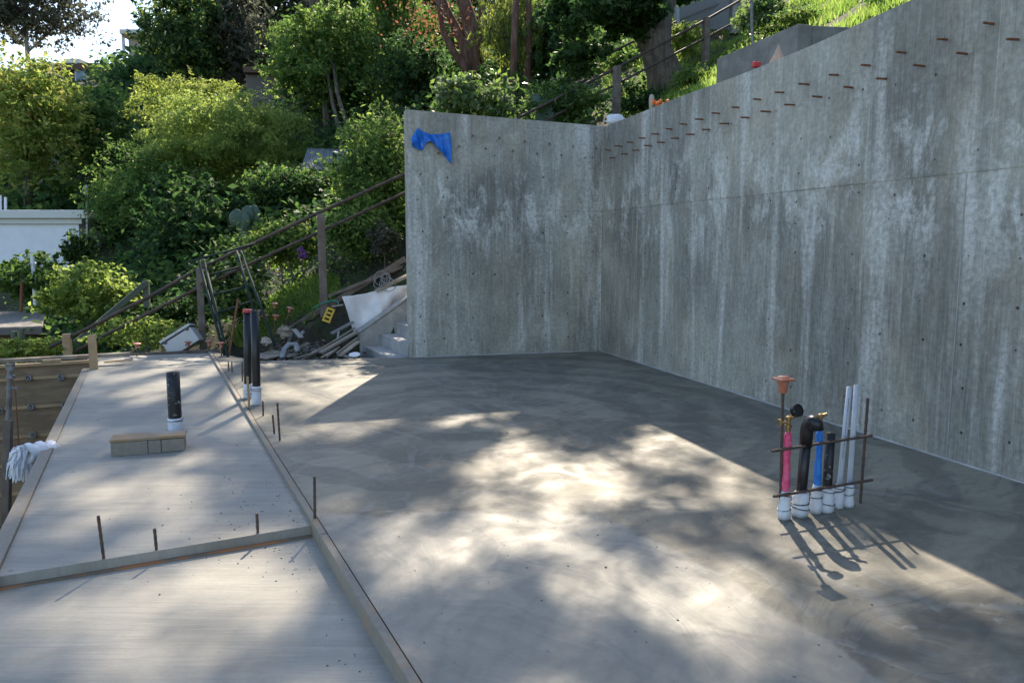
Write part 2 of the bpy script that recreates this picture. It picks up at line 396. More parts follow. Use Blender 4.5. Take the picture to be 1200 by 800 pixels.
leaf = {
 'bright': leafmat('leaf_bright', [(0.086, 0.136, 0.033), (0.166, 0.226, 0.058), (0.271, 0.323, 0.098)], .55),
 'yellow': leafmat('leaf_yellow_green', [(0.092, 0.129, 0.029), (0.173, 0.219, 0.052), (0.284, 0.310, 0.085)], .55),
 'mid': leafmat('leaf_mid', [(0.031, 0.071, 0.021), (0.076, 0.136, 0.034), (0.154, 0.219, 0.055)], .52),
 'dark': leafmat('leaf_dark', [(0.018, 0.044, 0.018), (0.037, 0.080, 0.026), (0.086, 0.142, 0.042)], .45),
 'grey': leafmat('leaf_grey_green', [(.05, .055, .04), (.08, .085, .06), (.1, .11, .075)], .35),
 'rusty': leafmat('leaf_reddish', [(0.074, 0.129, 0.029), (0.135, 0.194, 0.046), (0.222, 0.258, 0.065), (0.320, 0.194, 0.078)], .52),
 'orange': leafmat('leaf_orange', [(.2, .09, .045), (.3, .14, .08)], .3),
 'silver': leafmat('leaf_silver', [(0.074, 0.110, 0.058), (0.147, 0.194, 0.091), (0.308, 0.349, 0.260)], .35, .3),
 'grass': leafmat('grass_blade', [(.08, .15, .03), (.15, .23, .05), (.27, .31, .11)], .55),
 'purple': leafmat('purple_flower', [(.2, .1, .25), (.3, .16, .35)], .4),
}
def soil_mat():
    a = NT('hillside_soil'); co = a.coord('Object'); n = a.noise(co, 1.3, 6, .65); f = a.noise(co, 14, 6, .7)
    b = a.mix(f, (.022, .018, .012), (.05, .04, .026)); b = a.mix(a.ramp(n, .4, .6), b, (.035, .055, .014))
    a.col(b); a.b.inputs['Roughness'].default_value = .95; a.bump(f, .8, .05); return a.m
M['soil'] = soil_mat()
M['dirt'] = simple('dug_dirt', (.055, .04, .03), .95, .35, 3, (.08, .06, .045), .8, bd=.04)

# ------------------------------------------------------------------ key points of the site
corner = gp(704, 411); backL = gp(480, 419)
wr = (gp(1200, 566)-corner).normalized()                 # along the right wall towards the camera
wb = (corner-backL).normalized()                         # along the back wall to the right
nr = Vector((wr.y, -wr.x, 0)); nr = nr if nr.x < 0 else -nr     # towards the slab
nb = Vector((wb.y, -wb.x, 0)); nb = nb if nb.y < 0 else -nb     # towards the camera

# ------------------------------------------------------------------ terrain
def sstep(a, b, x):
    t = np.clip((x-a)/(b-a), 0, 1); return t*t*(3-2*t)
cheek0 = Vector((-2.5, 12.7, 0))
def H(x, y):
    x = np.asarray(x, float); y = np.asarray(y, float)
    rx, ry = x+3.36, y-13.5
    a = .792*rx+.611*ry; b = -.611*rx+.792*ry
    z = .5+.523*a
    z = z+np.where(b > 0, .07*np.minimum(b, 15)+.3*np.maximum(b-15, 0), -.24*b*sstep(-1, 2, x))
    z = np.maximum(z, -1.6+.1*np.minimum(z, 0))
    z = np.where(z > 11, 11+3.0*(1-np.exp(-(z-11)/3.0)), z)
    q = (x-corner.x)*(-nr.x)+(y-corner.y)*(-nr.y)        # distance behind the right wall
    z = np.where((y < 13) & (q > 0), np.minimum(z, 3.35+.62*np.maximum(q-.3, 0)), z)
    # cut for the stair
    c = (x-cheek0.x)*d1.x+(y-cheek0.y)*d1.y
    s = (x-cheek0.x)*d2.x+(y-cheek0.y)*d2.y
    z = np.where((c < .02) & (s > -.5) & (s < 3.2) & (q < -.2), -.45, z)
    z = np.where((c >= .02) & (c < 2.5) & (s > -.6) & (s < 3.2), np.minimum(z, np.maximum(.08+.645*s, -.1)+.7*np.maximum(c-.32, 0)), z)
    # bank levelled where the scrap lies
    z = np.where((c < .5) & (s < .1) & (s > -2.2), np.minimum(z, -.12+.15*np.maximum(c+.8, 0)), z)
    return z
def Hs(x, y): return float(H(x, y))
pA, pB = gp(478, 418), gp(300, 423)
e0 = gp(250, 411, -.02); e1 = gp(112, 418, -.02)
form0 = gp(106, 428)
def ystart(x):
    if x >= corner.x:
        y = corner.y+(x-corner.x)*wr.y/wr.x+.12
        return max(y, -9)
    if x >= backL.x: return backL.y+(x-backL.x)*wb.y/wb.x+.12
    if x >= pB.x: return pB.y+(x-pB.x)*(pA.y-pB.y)/(pA.x-pB.x)-.05
    if x >= e0.x: return e0.y-.1
    if x >= e1.x: return e0.y+(x-e0.x)*d2.y/d2.x-.1
    return max(form0.y+(x-form0.x)*d2.y/d2.x+.15, 7)
xs = np.concatenate([np.arange(-60, -9, 1.0), np.arange(-9, 7, .1), np.arange(7, 20, .4), np.arange(20, 61, 1.5)])
nr_ = 150; tt = np.linspace(0, 1, nr_)**2.2
V = np.zeros((len(xs), nr_, 3)); rng = np.random.default_rng(5)
for i, x in enumerate(xs):
    y0 = ystart(x); yy = y0+(110-y0)*tt
    V[i, :, 0] = x; V[i, :, 1] = yy; V[i, :, 2] = H(np.full(nr_, x), yy)
V[:, :, 2] += rng.normal(0, .03, V.shape[:2])*np.clip((tt*60)[None, :], 0, 1)
I = np.arange(len(xs)*nr_).reshape(len(xs), nr_)
fs = np.stack([I[:-1, :-1], I[1:, :-1], I[1:, 1:], I[:-1, 1:]], -1).reshape(-1, 4)
hs = np_mesh('hillside', V.reshape(-1, 3), fs, M['soil']); tag(hs, kind='structure')
gmb = MB().add([(-900, -900, -3.1), (900, -900, -3.1), (900, 1500, -3.1), (-900, 1500, -3.1)], [(0, 1, 2, 3)])
tag(obj('ground', gmb, M['soil']), kind='structure')

# ------------------------------------------------------------------ slabs
def poly(ps): return [(p.x, p.y) for p in ps]
L0, L1 = gp(247, 412), gp(490, 800)               # line between the slabs
ld = (L1-L0).normalized(); Lend = L0+ld*16
Wend = corner+wr*17.3
Lend2 = L0+ld*19
fl = [L0+Vector((.02, 0, 0)), Lend2+Vector((.02, 0, 0)), Vector((Wend.x+.1, Lend2.y-1, 0)), Wend+nr*-.1, corner+Vector((.1, .1, 0)), backL+Vector((.1, .1, 0)), gp(478, 418.3), gp(300, 423), ]
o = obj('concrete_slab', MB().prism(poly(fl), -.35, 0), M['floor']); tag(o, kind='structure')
c0, c1 = gp(0, 692, -.085), gp(375, 628, -.085)   # foot of the cross board, near side
cd = (c1-c0).normalized(); cn = Vector((-cd.y, cd.x, 0))
cl = c0-cd*1.6
K0, K1 = gp(110, 420, -.02), gp(0, 668, -.02); kd = (K1-K0).normalized()   # outer edge of the far slab
Kend = K0+kd*((K1-K0).length+.45)
c1b = c1+cd*.05
def meet(p, u, q, v):
    t = ((q.x-p.x)*v.y-(q.y-p.y)*v.x)/(u.x*v.y-u.y*v.x); return p+u*t
Kend = meet(Vector((K0.x, K0.y, 0)), kd, c0+cn*.03, cd)
far = [L0, e1+(K0-e1)*0, K0, Kend, c1b+cn*.03]
far = [Vector((p.x, p.y, 0)) for p in far]
o = obj('concrete_slab', MB().prism(poly(far), -.3, -.02), M['broom']); tag(o, kind='structure')
near = [c1b+cn*.01, cl+cn*.01-cd*2, cl-cd*2-d1*9, Lend]
o = obj('concrete_slab', MB().prism(poly(near), -.4, -.085), M['broom']); tag(o, kind='structure')
# pit floor
o = obj('pit_floor', MB().prism([(-12, 2), (-2, 2), (-4.2, 12), (-12, 12)], -2.9, -2.6), M['dirt']); tag(o, kind='structure')

# form boards
def board(label, p0, p1, wd, ht, mat, name='form_board', cat='board', group=None, up=Z, bevel=.004):
    p0 = Vector(p0); p1 = Vector(p1)
    return tag(obj(name, MB().beam(p0, p1, wd, ht, up), mat, loc=(p0+p1)/2, bevel=bevel), label, cat, group)
top = .012
def lp(t): return L0+ld*t
off = Vector((-.012, -.006, 0))
segs = [(0, 5.4, 'far stretch of the thin form board between the two slabs, by the tall black pipes'),
        (5.41, 8.62, 'middle stretch of the long form board between slabs, meeting the cross board'),
        (8.63, 14.5, 'near stretch of the long form board, smeared with cement, at bottom of the picture')]
for a, b, lab in segs:
    board(lab, lp(a)+off+Z*(top-.07), lp(b)+off+Z*(top-.07), .042, .14, M['woodgrey'])
bz = -.085+.0485
board('cement smeared board set across the side slab, orange wood showing at its ends', c0-cd*1.5+cn*.02+Z*bz, c1+cd*.015+cn*.02+Z*bz, .04, .095, M['crossboard'])
kn = Vector((kd.y, -kd.x, 0)); kn = kn if kn.x < 0 else -kn
board('pale form board along the outer edge of the side slab beside the pit', K0+kn*.045+Z*-.055, Kend+kd*.06+kn*.045+Z*-.055, .085, .11, M['woodgrey'])
board('short loose lath lying flat on the far corner of the side slab', gp(122, 424)+Z*0, gp(156, 421)+Z*0, .03, .02, M['woodnew'], 'lath', 'lath')
# far edge board of side slab
board('board edging the far end of the side slab below the hedge', e1+Z*-.03+d1*.03-d2*.2, e0+Z*-.03+d1*.03+d2*.1, .045, .1, M['weather'])

# ------------------------------------------------------------------ concrete walls with tie holes
def conc_wall(name, label, p0, wdir, nrm, length, topf, thick, s_step, seed, prob, zlift=2.2, lift=.006, s0=0.0):
    rg = random.Random(seed)
    root = thing(name, label, 'wall', p0)
    n_s = int(round(length/s_step)); sv = [s0+length*i/n_s for i in range(n_s+1)]
    zv = [-.2, .1, .42, .75, 1.08, 1.4, 1.72, 2.0, zlift, zlift+.0015, 2.5, 2.85, 3.15, None]
    mb = MB(); idx = {}
    def P(s, z, j): return p0+wdir*s+Z*z+nrm*(lift if (j >= 9) else 0)
    def addv(p): mb.v.append(p); return len(mb.v)-1
    def zz(s, j): return topf(s) if zv[j] is None else zv[j]
    for i, s in enumerate(sv):
        for j in range(len(zv)): idx[i, j] = addv(P(s, zz(s, j), j))
    flip = wdir.cross(Z).dot(nrm) < 0
    def face(f, m=0): mb.f.append(tuple(f[::-1]) if flip else tuple(f)); mb.mi.append(m)
    for i in range(n_s):
        for j in range(len(zv)-1):
            a, b, c, d = idx[i, j], idx[i+1, j], idx[i+1, j+1], idx[i, j+1]
            if j in (0, 8, len(zv)-2) or rg.random() > prob: face((a, b, c, d)); continue
            ss = (sv[i]+sv[i+1])/2+rg.uniform(-.04, .04); zc = (zv[j]+zv[j+1])/2+rg.uniform(-.03, .03)
            r = rg.choice((.011, .013, .014, .008))
            ring = [addv(P(ss+r*math.cos(R(t)), zc+r*math.sin(R(t)), j+1)) for t in (225, 270, 315, 0, 45, 90, 135, 180)]
            inn = [addv(mb.v[k]-nrm*.09) for k in ring]
            for c0_, c1_, k in ((a, b, 0), (b, c, 2), (c, d, 4), (d, a, 6)):
                face((c0_, c1_, ring[(k+2) % 8], ring[k+1], ring[k]))
            for k in range(8): face((ring[k], ring[(k+1) % 8], inn[(k+1) % 8], inn[k]))
            face(inn, 1)  # hole floor coloured near black, as the shade of a deeper hole
    # top, back, ends
    nz = len(zv)-1; bt = []; bb = []
    for i, s in enumerate(sv):
        bt.append(addv(p0+wdir*s+Z*topf(s)-nrm*thick)); bb.append(addv(p0+wdir*s-Z*.2-nrm*thick))
    for i in range(n_s):
        face((idx[i, nz], idx[i+1, nz], bt[i+1], bt[i])); face((bt[i], bt[i+1], bb[i+1], bb[i]))
    for i, fl_ in ((0, 1), (n_s, 0)):
        f = [idx[i, j] for j in range(nz+1)]+[bt[i], bb[i]]
        face(f if fl_ else f[::-1])
    o = obj('concrete_body', mb, [M['wall'], M['dark']], root)
    uv = o.data.uv_layers.new(name='UVMap'); co = [mb.v[l.vertex_index] for l in o.data.loops]
    flat = []
    for p in co: flat += [(p-p0).dot(wdir)+(p-p0).dot(nrm)*1.0+seed*3.7, p.z]
    uv.data.foreach_set('uv', flat)
    return root
rt_pts = [(710, 148), (740, 136.5), (800, 112.5), (860, 91), (900, 75), (960, 50), (1010, 27), (1068, 0)]
rt = sorted([((q-corner).dot(wr), q.z) for q in (onplane(u, v, corner, nr) for u, v in rt_pts)])
def rtop(s):
    return float(np.interp(s, [a for a, _ in rt]+[18], [b for _, b in rt]+[rt[-1][1]+.1]))
right_wall = conc_wall('retaining_wall', 'long streaked grey concrete retaining wall along the right, two rows of rusty dowels near its top', corner-wr*.4, wr, nr, 17.4, lambda s: rtop(max(s-.4, 0)), .3, .405, 3, .62)
hl = onplane(480, 128.5, backL, nb).z; hr = onplane(710, 148, backL, nb).z
blen = (corner-backL).length
back_wall = conc_wall('retaining_wall', 'short grey concrete wall at the back with a blue tarp scrap on it, meeting the long wall', backL, wb, nb, blen-.004, lambda s: hl+(hr-hl)*s/blen, .22, .405, 8, .6, lift=.004)
# dowels
dow_r = [(713,176,8),(726,171.5,8),(739,167,8),(753,162,8),(768,157,9),(784,151.5,9),(801,146,10),(820,140,10),(839,133,11),(862,126,10),(887,117,11),(914,108.5,11),(942.5,99,13),(976.5,88,14),(1012.5,77,16.5),(1054,62,17),(1102,46.5,18),(1157,28.5,18),(1215,9,19),
 (718,185,8),(732,180.5,8),(745.5,176,8),(760,171,9),(775.5,167,9),(791.5,162,9),(810,157.5,9),(828.5,152,9),(850,145,10),(874,138,10),(899,131,10),(926,123,12),(957.5,114,13),(993,103,15),(1032,92.5,16),(1076,78,17),(1127,63.5,15),(1186,46.5,18)]
for u, v, wpx in dow_r:
    p = onplane(u+wpx/2-.5, v, corner, nr)
    obj('rebar_dowel', MB().tube([p-nr*.02, p+nr*random.uniform(.095, .128)+Z*random.uniform(-.007, .003)], .0095, 7), M['rust'], right_wall)
dow_b = [(555,159.5),(586,162),(539,172),(570,174.5),(515,180),(615.5,166),(644.5,169),(672,172),(699,174),(602,177),(630,180),(658.5,182),(686,185)]
for u, v in dow_b:
    p = onplane(u, v, backL, nb)
    obj('rebar_dowel', MB().tube([p-nb*.02, p+nb*.11+wb*-.04], .0095, 7), M['rust'], back_wall)
# vertical joint fins left by the form panels
for s in (1.05, 2.2, 3.9, 5.1, 6.6):
    p = corner+wr*s
    obj('joint_fin', MB().beam(p+nr*.0005+Z*.02, p+nr*.0005+Z*2.19, .008, .006, nr), M['conc'], right_wall)
for s in (1.45, 2.28):
    p = backL+wb*s
    obj('joint_fin', MB().beam(p+nb*.0005+Z*.8, p+nb*.0005+Z*(hl-.4), .008, .006, nb), M['conc'], back_wall)
# kicker of mortar at the wall foot
random.seed(4)
tag(obj('mortar_line', MB().tube([corner+nr*.002+wr*(s*.25)+Z*.0 for s in range(40)], [random.uniform(.006, .016) for _ in range(40)], 6).tube([backL+nb*.002+wb*(s*.2)+Z*0 for s in range(1, 15)], [random.uniform(.008, .018) for _ in range(14)], 6), M['conc']), kind='stuff', label='ragged line of mortar along the foot of the concrete walls', cat='mortar')

# second low wall up the hill
kz = 4.2
k0 = onplane(840, 69, Vector((0, 0, kz)), Z); k1 = onplane(935, 28, Vector((0, 0, kz)), Z); k2 = onplane(992, 31, Vector((0, 0, kz)), Z)
k2 = k1+(k2-k1)*2.0
low = thing('low_wall', 'low stepped concrete wall on the hillside just behind the long wall', 'wall', (k1.x, k1.y, 2.8))
kdv = (k1-k0).normalized(); kp = Vector((-kdv.y, kdv.x, 0)); kp = kp if kp.x > 0 else -kp
obj('wall_face', MB().prism(poly([k0, k1, k1+kp*.2, k0+kp*.2]), 2.8, kz), M['oldconc'], low, bevel=.008)
kr = (k2-k1).normalized()
obj('wall_return', MB().prism(poly([k1+kp*.202, k2, k2+Vector((.05, .25, 0)), k1+kp*.202+Vector((0, .25, 0))]), 2.8, kz-.004), M['oldconc'], low, bevel=.008)

# ------------------------------------------------------------------ stair behind the back wall
st = thing('concrete_stair', 'concrete steps rising to the right behind the end of the back wall', 'stairs', cheek0)
for k in range(9):
    a = cheek0+d2*(.03+.276*k)
    zt = .19*k+.004
    pts = [a, a+d2*.278, a+d2*.278-d1*1.5, a-d1*1.5]
    if k > 2: pts = [a, a+d2*.278, a+d2*.278-d1*1.1, a-d1*1.1]
    obj('step', MB().prism(poly(pts), -.4, zt), M['conc'], st, bevel=.006)
def chk(s, h): return cheek0+d2*s+Z*h
A = [chk(-.03, -.4), chk(-.03, .22), chk(2.6, .22+2.63*.645), chk(2.6, -.4)]
cb = MB(); th = d1*.16
cb.add(A+[p+th for p in A], [(0, 3, 2, 1), (4, 5, 6, 7), (0, 1, 5, 4), (1, 2, 6, 5), (2, 3, 7, 6), (3, 0, 4, 7)])
obj('side_wall', cb, M['conc'], st, bevel=.005)
obj('wall_cap', MB().beam(chk(-.05, .24)+th*.5, chk(2.6, .24+2.65*.645)+th*.5, .2, .035), M['conc'], st, bevel=.005)

# ------------------------------------------------------------------ cloths
def sheet(name, label, cat, topc, botc, fn, nrm, mat, nu=40, nv=18, amp=.04, seed=1, thick=.003, freq=9):
    rg = np.random.default_rng(seed)
    def rs(c, n):
        c = np.array(c, float); d = np.r_[0, np.cumsum(np.hypot(*np.diff(c, axis=0).T))]; t = np.linspace(0, d[-1], n)
        return np.stack([np.interp(t, d, c[:, 0]), np.interp(t, d, c[:, 1])], 1)
    A_, B_ = rs(topc, nu), rs(botc, nu); mb = MB()
    ph = rg.uniform(0, 6.28, 6)
    for j in range(nv):
        t = j/(nv-1)
        for i in range(nu):
            s = i/(nu-1); u, v = A_[i]*(1-t)+B_[i]*t
            f = amp*(math.sin(freq*s+2.2*t+ph[0])*.5+math.sin(freq*2.1*s-3*t+ph[1])*.3+math.sin(5*t+7*s+ph[2])*.3+math.sin(freq*4*s+t*2+ph[4])*.12)
            mb.v.append(fn(u, v)+nrm*(abs(amp)*1.1+f)); 
    for j in range(nv-1):
        for i in range(nu-1): mb.f.append((j*nu+i, j*nu+i+1, (j+1)*nu+i+1, (j+1)*nu+i)); mb.mi.append(0)
    c = sum(mb.v, Vector())/len(mb.v)
    o = obj(name, mb, mat, loc=c, smooth=True)
    m = o.modifiers.new('solid', 'SOLIDIFY'); m.thickness = thick
    return tag(o, label, cat)
sheet('blue_tarp', 'crumpled scrap of bright blue tarp hanging from dowels on the back wall', 'tarp',
      [(481, 165), (484, 158), (489, 150.5), (494, 154), (503, 158), (515, 158), (527, 155.5)],
      [(482.5, 172), (487, 174), (492, 177), (496, 175), (499, 168), (504, 166), (511, 173), (519, 181), (529, 193)],
      lambda u, v: onplane(u, v, backL, nb), nb, M['tarp'], 70, 30, .05, 3, freq=10)
sheet('white_sheet', 'white plastic sheet draped over the stair side wall', 'sheet',
      [(401, 347.5), (415, 346.5), (430, 344), (445, 340.5), (460, 336), (480, 334)],
      [(416.5, 390), (425, 383.5), (440, 373.5), (455, 364), (468, 355.5), (480, 348)],
      lambda u, v: onplane(u, v, cheek0+d1*.2, d1), d1, M['white'], 54, 30, .06, 5, freq=8)

# ------------------------------------------------------------------ railing up the hill
FA = Vector((-3.36, 13.5, 0)); FB = Vector((5.07, 20.0, 0))
rail_root = thing('hillside_railing', 'brown two rail handrail on square posts climbing the hillside behind the walls', 'railing', (-3.36, 13.5, .5))
def post(u, vt, vb, Y, wd=.13, mat=None, label=None):
    pt = at(u, vt, Y); pb = at(u, vb, Y)
    o = obj('post', MB().box((pt.x, Y, (pt.z+pb.z)/2), (wd, wd, pt.z-pb.z), rz=R(20)), mat or M['weather'], rail_root, bevel=.008)
    if label: o['label'] = label
    return pt
post(376, 251, 372, 13.5, .125); post(233.5, 314, 412, 12.9, .11); post(723, 78, 160, 18, .15); post(828, 21, 96, 20.0, .15)
post(78, 391, 420, 12.3, .12, M['woodnew'])
def railpath(pts, r=.03):
    obj('rail', MB().tube([at(*p) for p in pts], r, 8), M['railwood'], rail_root, smooth=True)
railpath([(58, 407, 12.2), (120, 376, 12.5), (180, 345, 12.75), (235, 314, 12.98), (300, 284, 13.2), (374, 249, 13.62), (472, 205, 14.3), (610, 137, 16.1), (722, 80, 18.15), (830, 22, 20.1), (900, -18, 21.2)], .03)
railpath([(88, 412, 12.3), (120, 394, 12.45), (180, 364, 12.7), (235, 336, 12.95), (300, 306, 13.2), (374, 272, 13.62), (472, 227, 14.3), (640, 141, 16.6), (722, 99, 18.15), (830, 43, 20.1), (900, 6, 21.2)], .027)
railpath([(700, 70, 22), (760, 40, 22.6), (790, 27, 23), (855, 0, 23.8), (900, -18, 24.3)], .035)
# greenish second handrail lower on the slope
gr = thing('garden_handrail', 'faded green wooden handrail with one square post beside the round bush', 'railing', at(172, 372, 14))
obj('post', MB().box((at(172, 350, 14).x, 14, (at(172, 329, 14).z+at(172, 385, 14).z)/2), (.1, .1, at(172, 329, 14).z-at(172, 385, 14).z), rz=R(10)), M['greenwood'], gr, bevel=.006)
obj('rail', MB().beam(at(172, 331, 13.95), at(88, 402, 13.2), .05, .1), M['greenwood'], gr, bevel=.006)

# dark green steel frame leaning by the pipes
gf = thing('steel_trestle', 'dark green steel frame with crossbars leaning at the slab edge behind the tall pipes', 'frame', gp(262, 425))
FY = 12.0
def L(a, b, name='leg', r=.022): obj(name, MB().tube([at(*a), at(*b)], r, 7), M['greenm'], gf, smooth=True)
L((233, 306, 12.2), (264, 420, 11.6)); L((239, 306, 12.2), (270, 430, 11.4))
L((277, 294, 12.6), (300, 372, 12.0)); L((282, 294, 12.6), (322, 405, 11.7))
for a, b in (((217, 308, 12.2), (300, 285, 12.7)), ((238, 324, 12.2), (284, 312, 12.5)), ((247, 346, 12.05), (292, 335, 12.35)), ((256, 366, 11.95), (298, 352, 12.2))):
    L(a, b, 'crossbar', .016)
tag(obj('garden_stake', MB().tube([at(268, 418, 11.6), at(279, 350, 12.1)], .018, 6), M['rust'], loc=at(268, 418, 11.6)), 'thin reddish stake with green top leaning inside the steel frame', 'stake')

# ------------------------------------------------------------------ pipes, stubs
def upipe(name, label, cat, u0, v0, u1, v1, r, mat, wrap=0, wrapr=1.5, z=0, cap=None, seed=1, hollow=True):
    b = gp(u0, v0, z); t = at(u1, v1, b.y)
    root = thing(name, label, cat, b)
    d = (t-b)
    mb = MB().tube([b-Z*.05, b+d*.5, t], r, 18, cap=False)
    if hollow and cap is None:
        mb.tube([t, t-d.normalized()*.12], r*.86, 18, cap=False)
        n = 18
        o1 = len(mb.v)-4*n+2*n-n                      # last ring of the outer tube
        mb.f += [(2*n+j, 2*n+(j+1) % n, 3*n+(j+1) % n, 3*n+j) for j in range(n)]; mb.mi += [0]*n
    else: mb.f.append(tuple(2*18+j for j in range(18))); mb.mi.append(0)
    obj('pipe', mb, mat, root, smooth=True)
    if wrap:
        prof = []
        rg = random.Random(seed); k = 9
        for i in range(k+1):
            h = wrap*i/k; q = max(r*wrapr*(1-.12*i/k+rg.uniform(-.07, .07)), r*1.13)
            prof.append((q if i < k else r*1.06, h))
        obj('foam_wrap', MB().lathe(b, prof, 16, d.normalized(), .06, seed), M['wrap'], root, smooth=True)
    if cap: obj('cap', MB().lathe(t, cap, 18, d.normalized()), M['red'], root, smooth=False)
    return root, b, t
# two tall black pipes
upipe('drain_pipe', 'tall black pipe with a red cap, left of the tall pair by the slab edge', 'pipe', 290.5, 466, 290, 365, .042, M['blackpipe'], .16, 1.12, cap=[(.043, -.01), (.052, -.008), (.052, .022), (.043, .026)], seed=2)
upipe('drain_pipe', 'tall uncapped black pipe with white wrapped foot, nearest of the tall pair', 'pipe', 301, 474, 298.5, 364, .043, M['blackpipe'], .2, 1.15, seed=3)
upipe('drain_pipe', 'short cement splashed black pipe standing behind the wooden blockout on the side slab', 'pipe', 206, 503, 202.5, 436, .058, M['scuffpipe'], .11, 1.06, z=-.02, seed=4)
tag(obj('wood_stake', MB().tube([gp(292, 478), at(290, 441, gp(292, 478).y)], .012, 6), M['woodnew'], loc=gp(292, 478)), 'thin pale wooden stake at the foot of the tall black pipes', 'stake')

def rebar(label, u0, v0, u1, v1, z=0, r=.0085, cap=False, mat='rebar', group=None, Y=None, name='rebar_stub'):
    b = gp(u0, v0, z) if Y is None else at(u0, v0, Y); t = at(u1, v1, b.y)
    root = thing(name, label, 'rebar', b, group)
    d = (t-b).normalized(); n = max(6, int((t-b).length/.02))
    obj('bar', MB().tube([b-d*.05]+[b+(t-b)*(i/n) for i in range(n+1)], [r]+[r*(1.12 if i % 2 else .94) for i in range(n+1)], 7), M[mat], root)
    if cap: obj('safety_cap', MB().lathe(t-d*.055, [(.022, 0), (.026, .05), (.034, .058), (.06, .068), (.062, .076), (.03, .088), (.006, .09)], 14, d), M['orange'], root)
    return root
for lab, a in (
    ('tallest of the thin rebar stubs at the slab joint past the black pipes', (328, 516, 325, 472)),
    ('short rebar stub just left of the tallest one at the slab joint', (321.5, 508, 319.5, 486)),
    ('rebar stub standing right of the white wrapped pipe foot', (308.5, 487, 308, 470)),
    ('dark upright rebar stub at the right end of the cross board', (369, 609, 368.5, 558)),
    ('leaning rebar stub behind the left part of the cross board', (121, 650, 115, 604)),
    ('short rebar stub behind the middle of the cross board', (183, 640, 181, 619)),
    ('very short rebar stub behind the right half of the cross board', (302, 620.5, 301, 601)),
    ('rebar stub left of the red capped pipe, farther one', (284, 447, 284, 424)),
    ('rebar stub left of the red capped pipe, nearer one', (287.5, 452, 286, 432)),
    ('thin rebar stub beside the steel frame foot, left one', (268, 434, 267.5, 424)),
    ('thin rebar stub beside the steel frame foot, right one', (272, 436, 271.5, 424))):
    rebar(lab, *a)
for lab, a in (
    ('leftmost orange capped rebar at the far slab edge, before the hedge', (160.5, 416, 160.5, 404)),
    ('orange capped rebar in front of the white crate', (220.5, 411, 220.5, 402)),
    ('orange capped rebar right of the white crate', (246, 412, 245, 401)),
    ('small orange capped rebar between crate and steel frame', (259.5, 418, 259, 403))):
    rebar(lab, *a, cap=True)
for lab, a, Y in (
    ('topmost of four orange capped bars before the grass', (321, 400, 322, 357), 12.6),
    ('left one of the four orange capped bars before the grass', (317, 400, 311, 371), 12.4),
    ('low middle one of the four orange capped bars before the grass', (320, 400, 323, 371), 12.3),
    ('right one of the four orange capped bars, tilted away', (328, 398, 340, 362), 12.5)):
    rebar(lab, *a, cap=True, Y=Y)

# blockout box
bx = thing('wooden_blockout', 'low cement smeared wooden blockout box on the side slab before the short pipe', 'box', gp(173, 532, -.02))
b0, b1 = gp(130, 535, -.02), gp(216.5, 528, -.02); bd_ = (b1-b0).normalized(); bn_ = Vector((-bd_.y, bd_.x, 0)); bl = (b1-b0).length
for i in range(3):
    q0 = b0+bd_*(bl*(0, .5, .68)[i]+.002); q1 = b0+bd_*(bl*(.5, .68, 1)[i]-.002)
    obj('face_board', MB().beam(q0+Z*.055+bn_*.012, q1+Z*.055+bn_*.012, .024, .11-.003*i), M['woodgrey'], bx, bevel=.003)
obj('top_board', MB().beam(b0+Z*.124+bn_*.1-bd_*.004, b1+Z*.124+bn_*.1+bd_*.01, .2, .022), M['wood'], bx, bevel=.003)
obj('back_board', MB().beam(b0+Z*.055+bn_*.19, b1+Z*.055+bn_*.19, .024, .11), M['woodgrey'], bx, bevel=.003)
for q in (b0+bd_*.012, b1-bd_*.012): obj('end_board', MB().beam(q+bn_*.026+Z*.055, q+bn_*.176+Z*.055, .022, .108), M['woodgrey'], bx, bevel=.003)

rg4 = random.Random(44); mb = MB(); n_ = 0
while n_ < 330:
    k = rg4.random()
    if k < .4: p = c1-cd*abs(rg4.gauss(0, .45))+cn*rg4.gauss(.2, .5); zb = -.02 if (p-c1).dot(cn) > .04 else -.085
    elif k < .55: p = lp(rg4.uniform(4, 11))+Vector((-.1-abs(rg4.gauss(0, .12)), 0, 0)); zb = -.02 if (p-c1).dot(cn) > .04 else -.085
    elif k < .8: p = Vector((rg4.gauss(.2, .9), rg4.gauss(3.6, .6), 0)); zb = 0
    else: p = Vector((rg4.uniform(-3, 3), rg4.uniform(3, 10), 0)); zb = 0
    if zb == 0 and (p-L0).cross(ld).z > -.08: continue
    if zb < 0 and ((p-L0).cross(ld).z < .05 or abs((p-c1).dot(cn)-.02) < .03): continue
    r_ = min(.009, rg4.lognormvariate(-5.75, .4)); n_ += 1
    mb.blob((p.x, p.y, zb+r_*.25), (r_, r_*rg4.uniform(.5, 1), r_*.6), 6, 4, .3, n_)
tag(obj('grit', mb, simple('dark_grit', (.11, .107, .1), .9, .4, 30)), 'dark crumbs of mortar and grit scattered over the slabs', 'grit', kind='stuff')

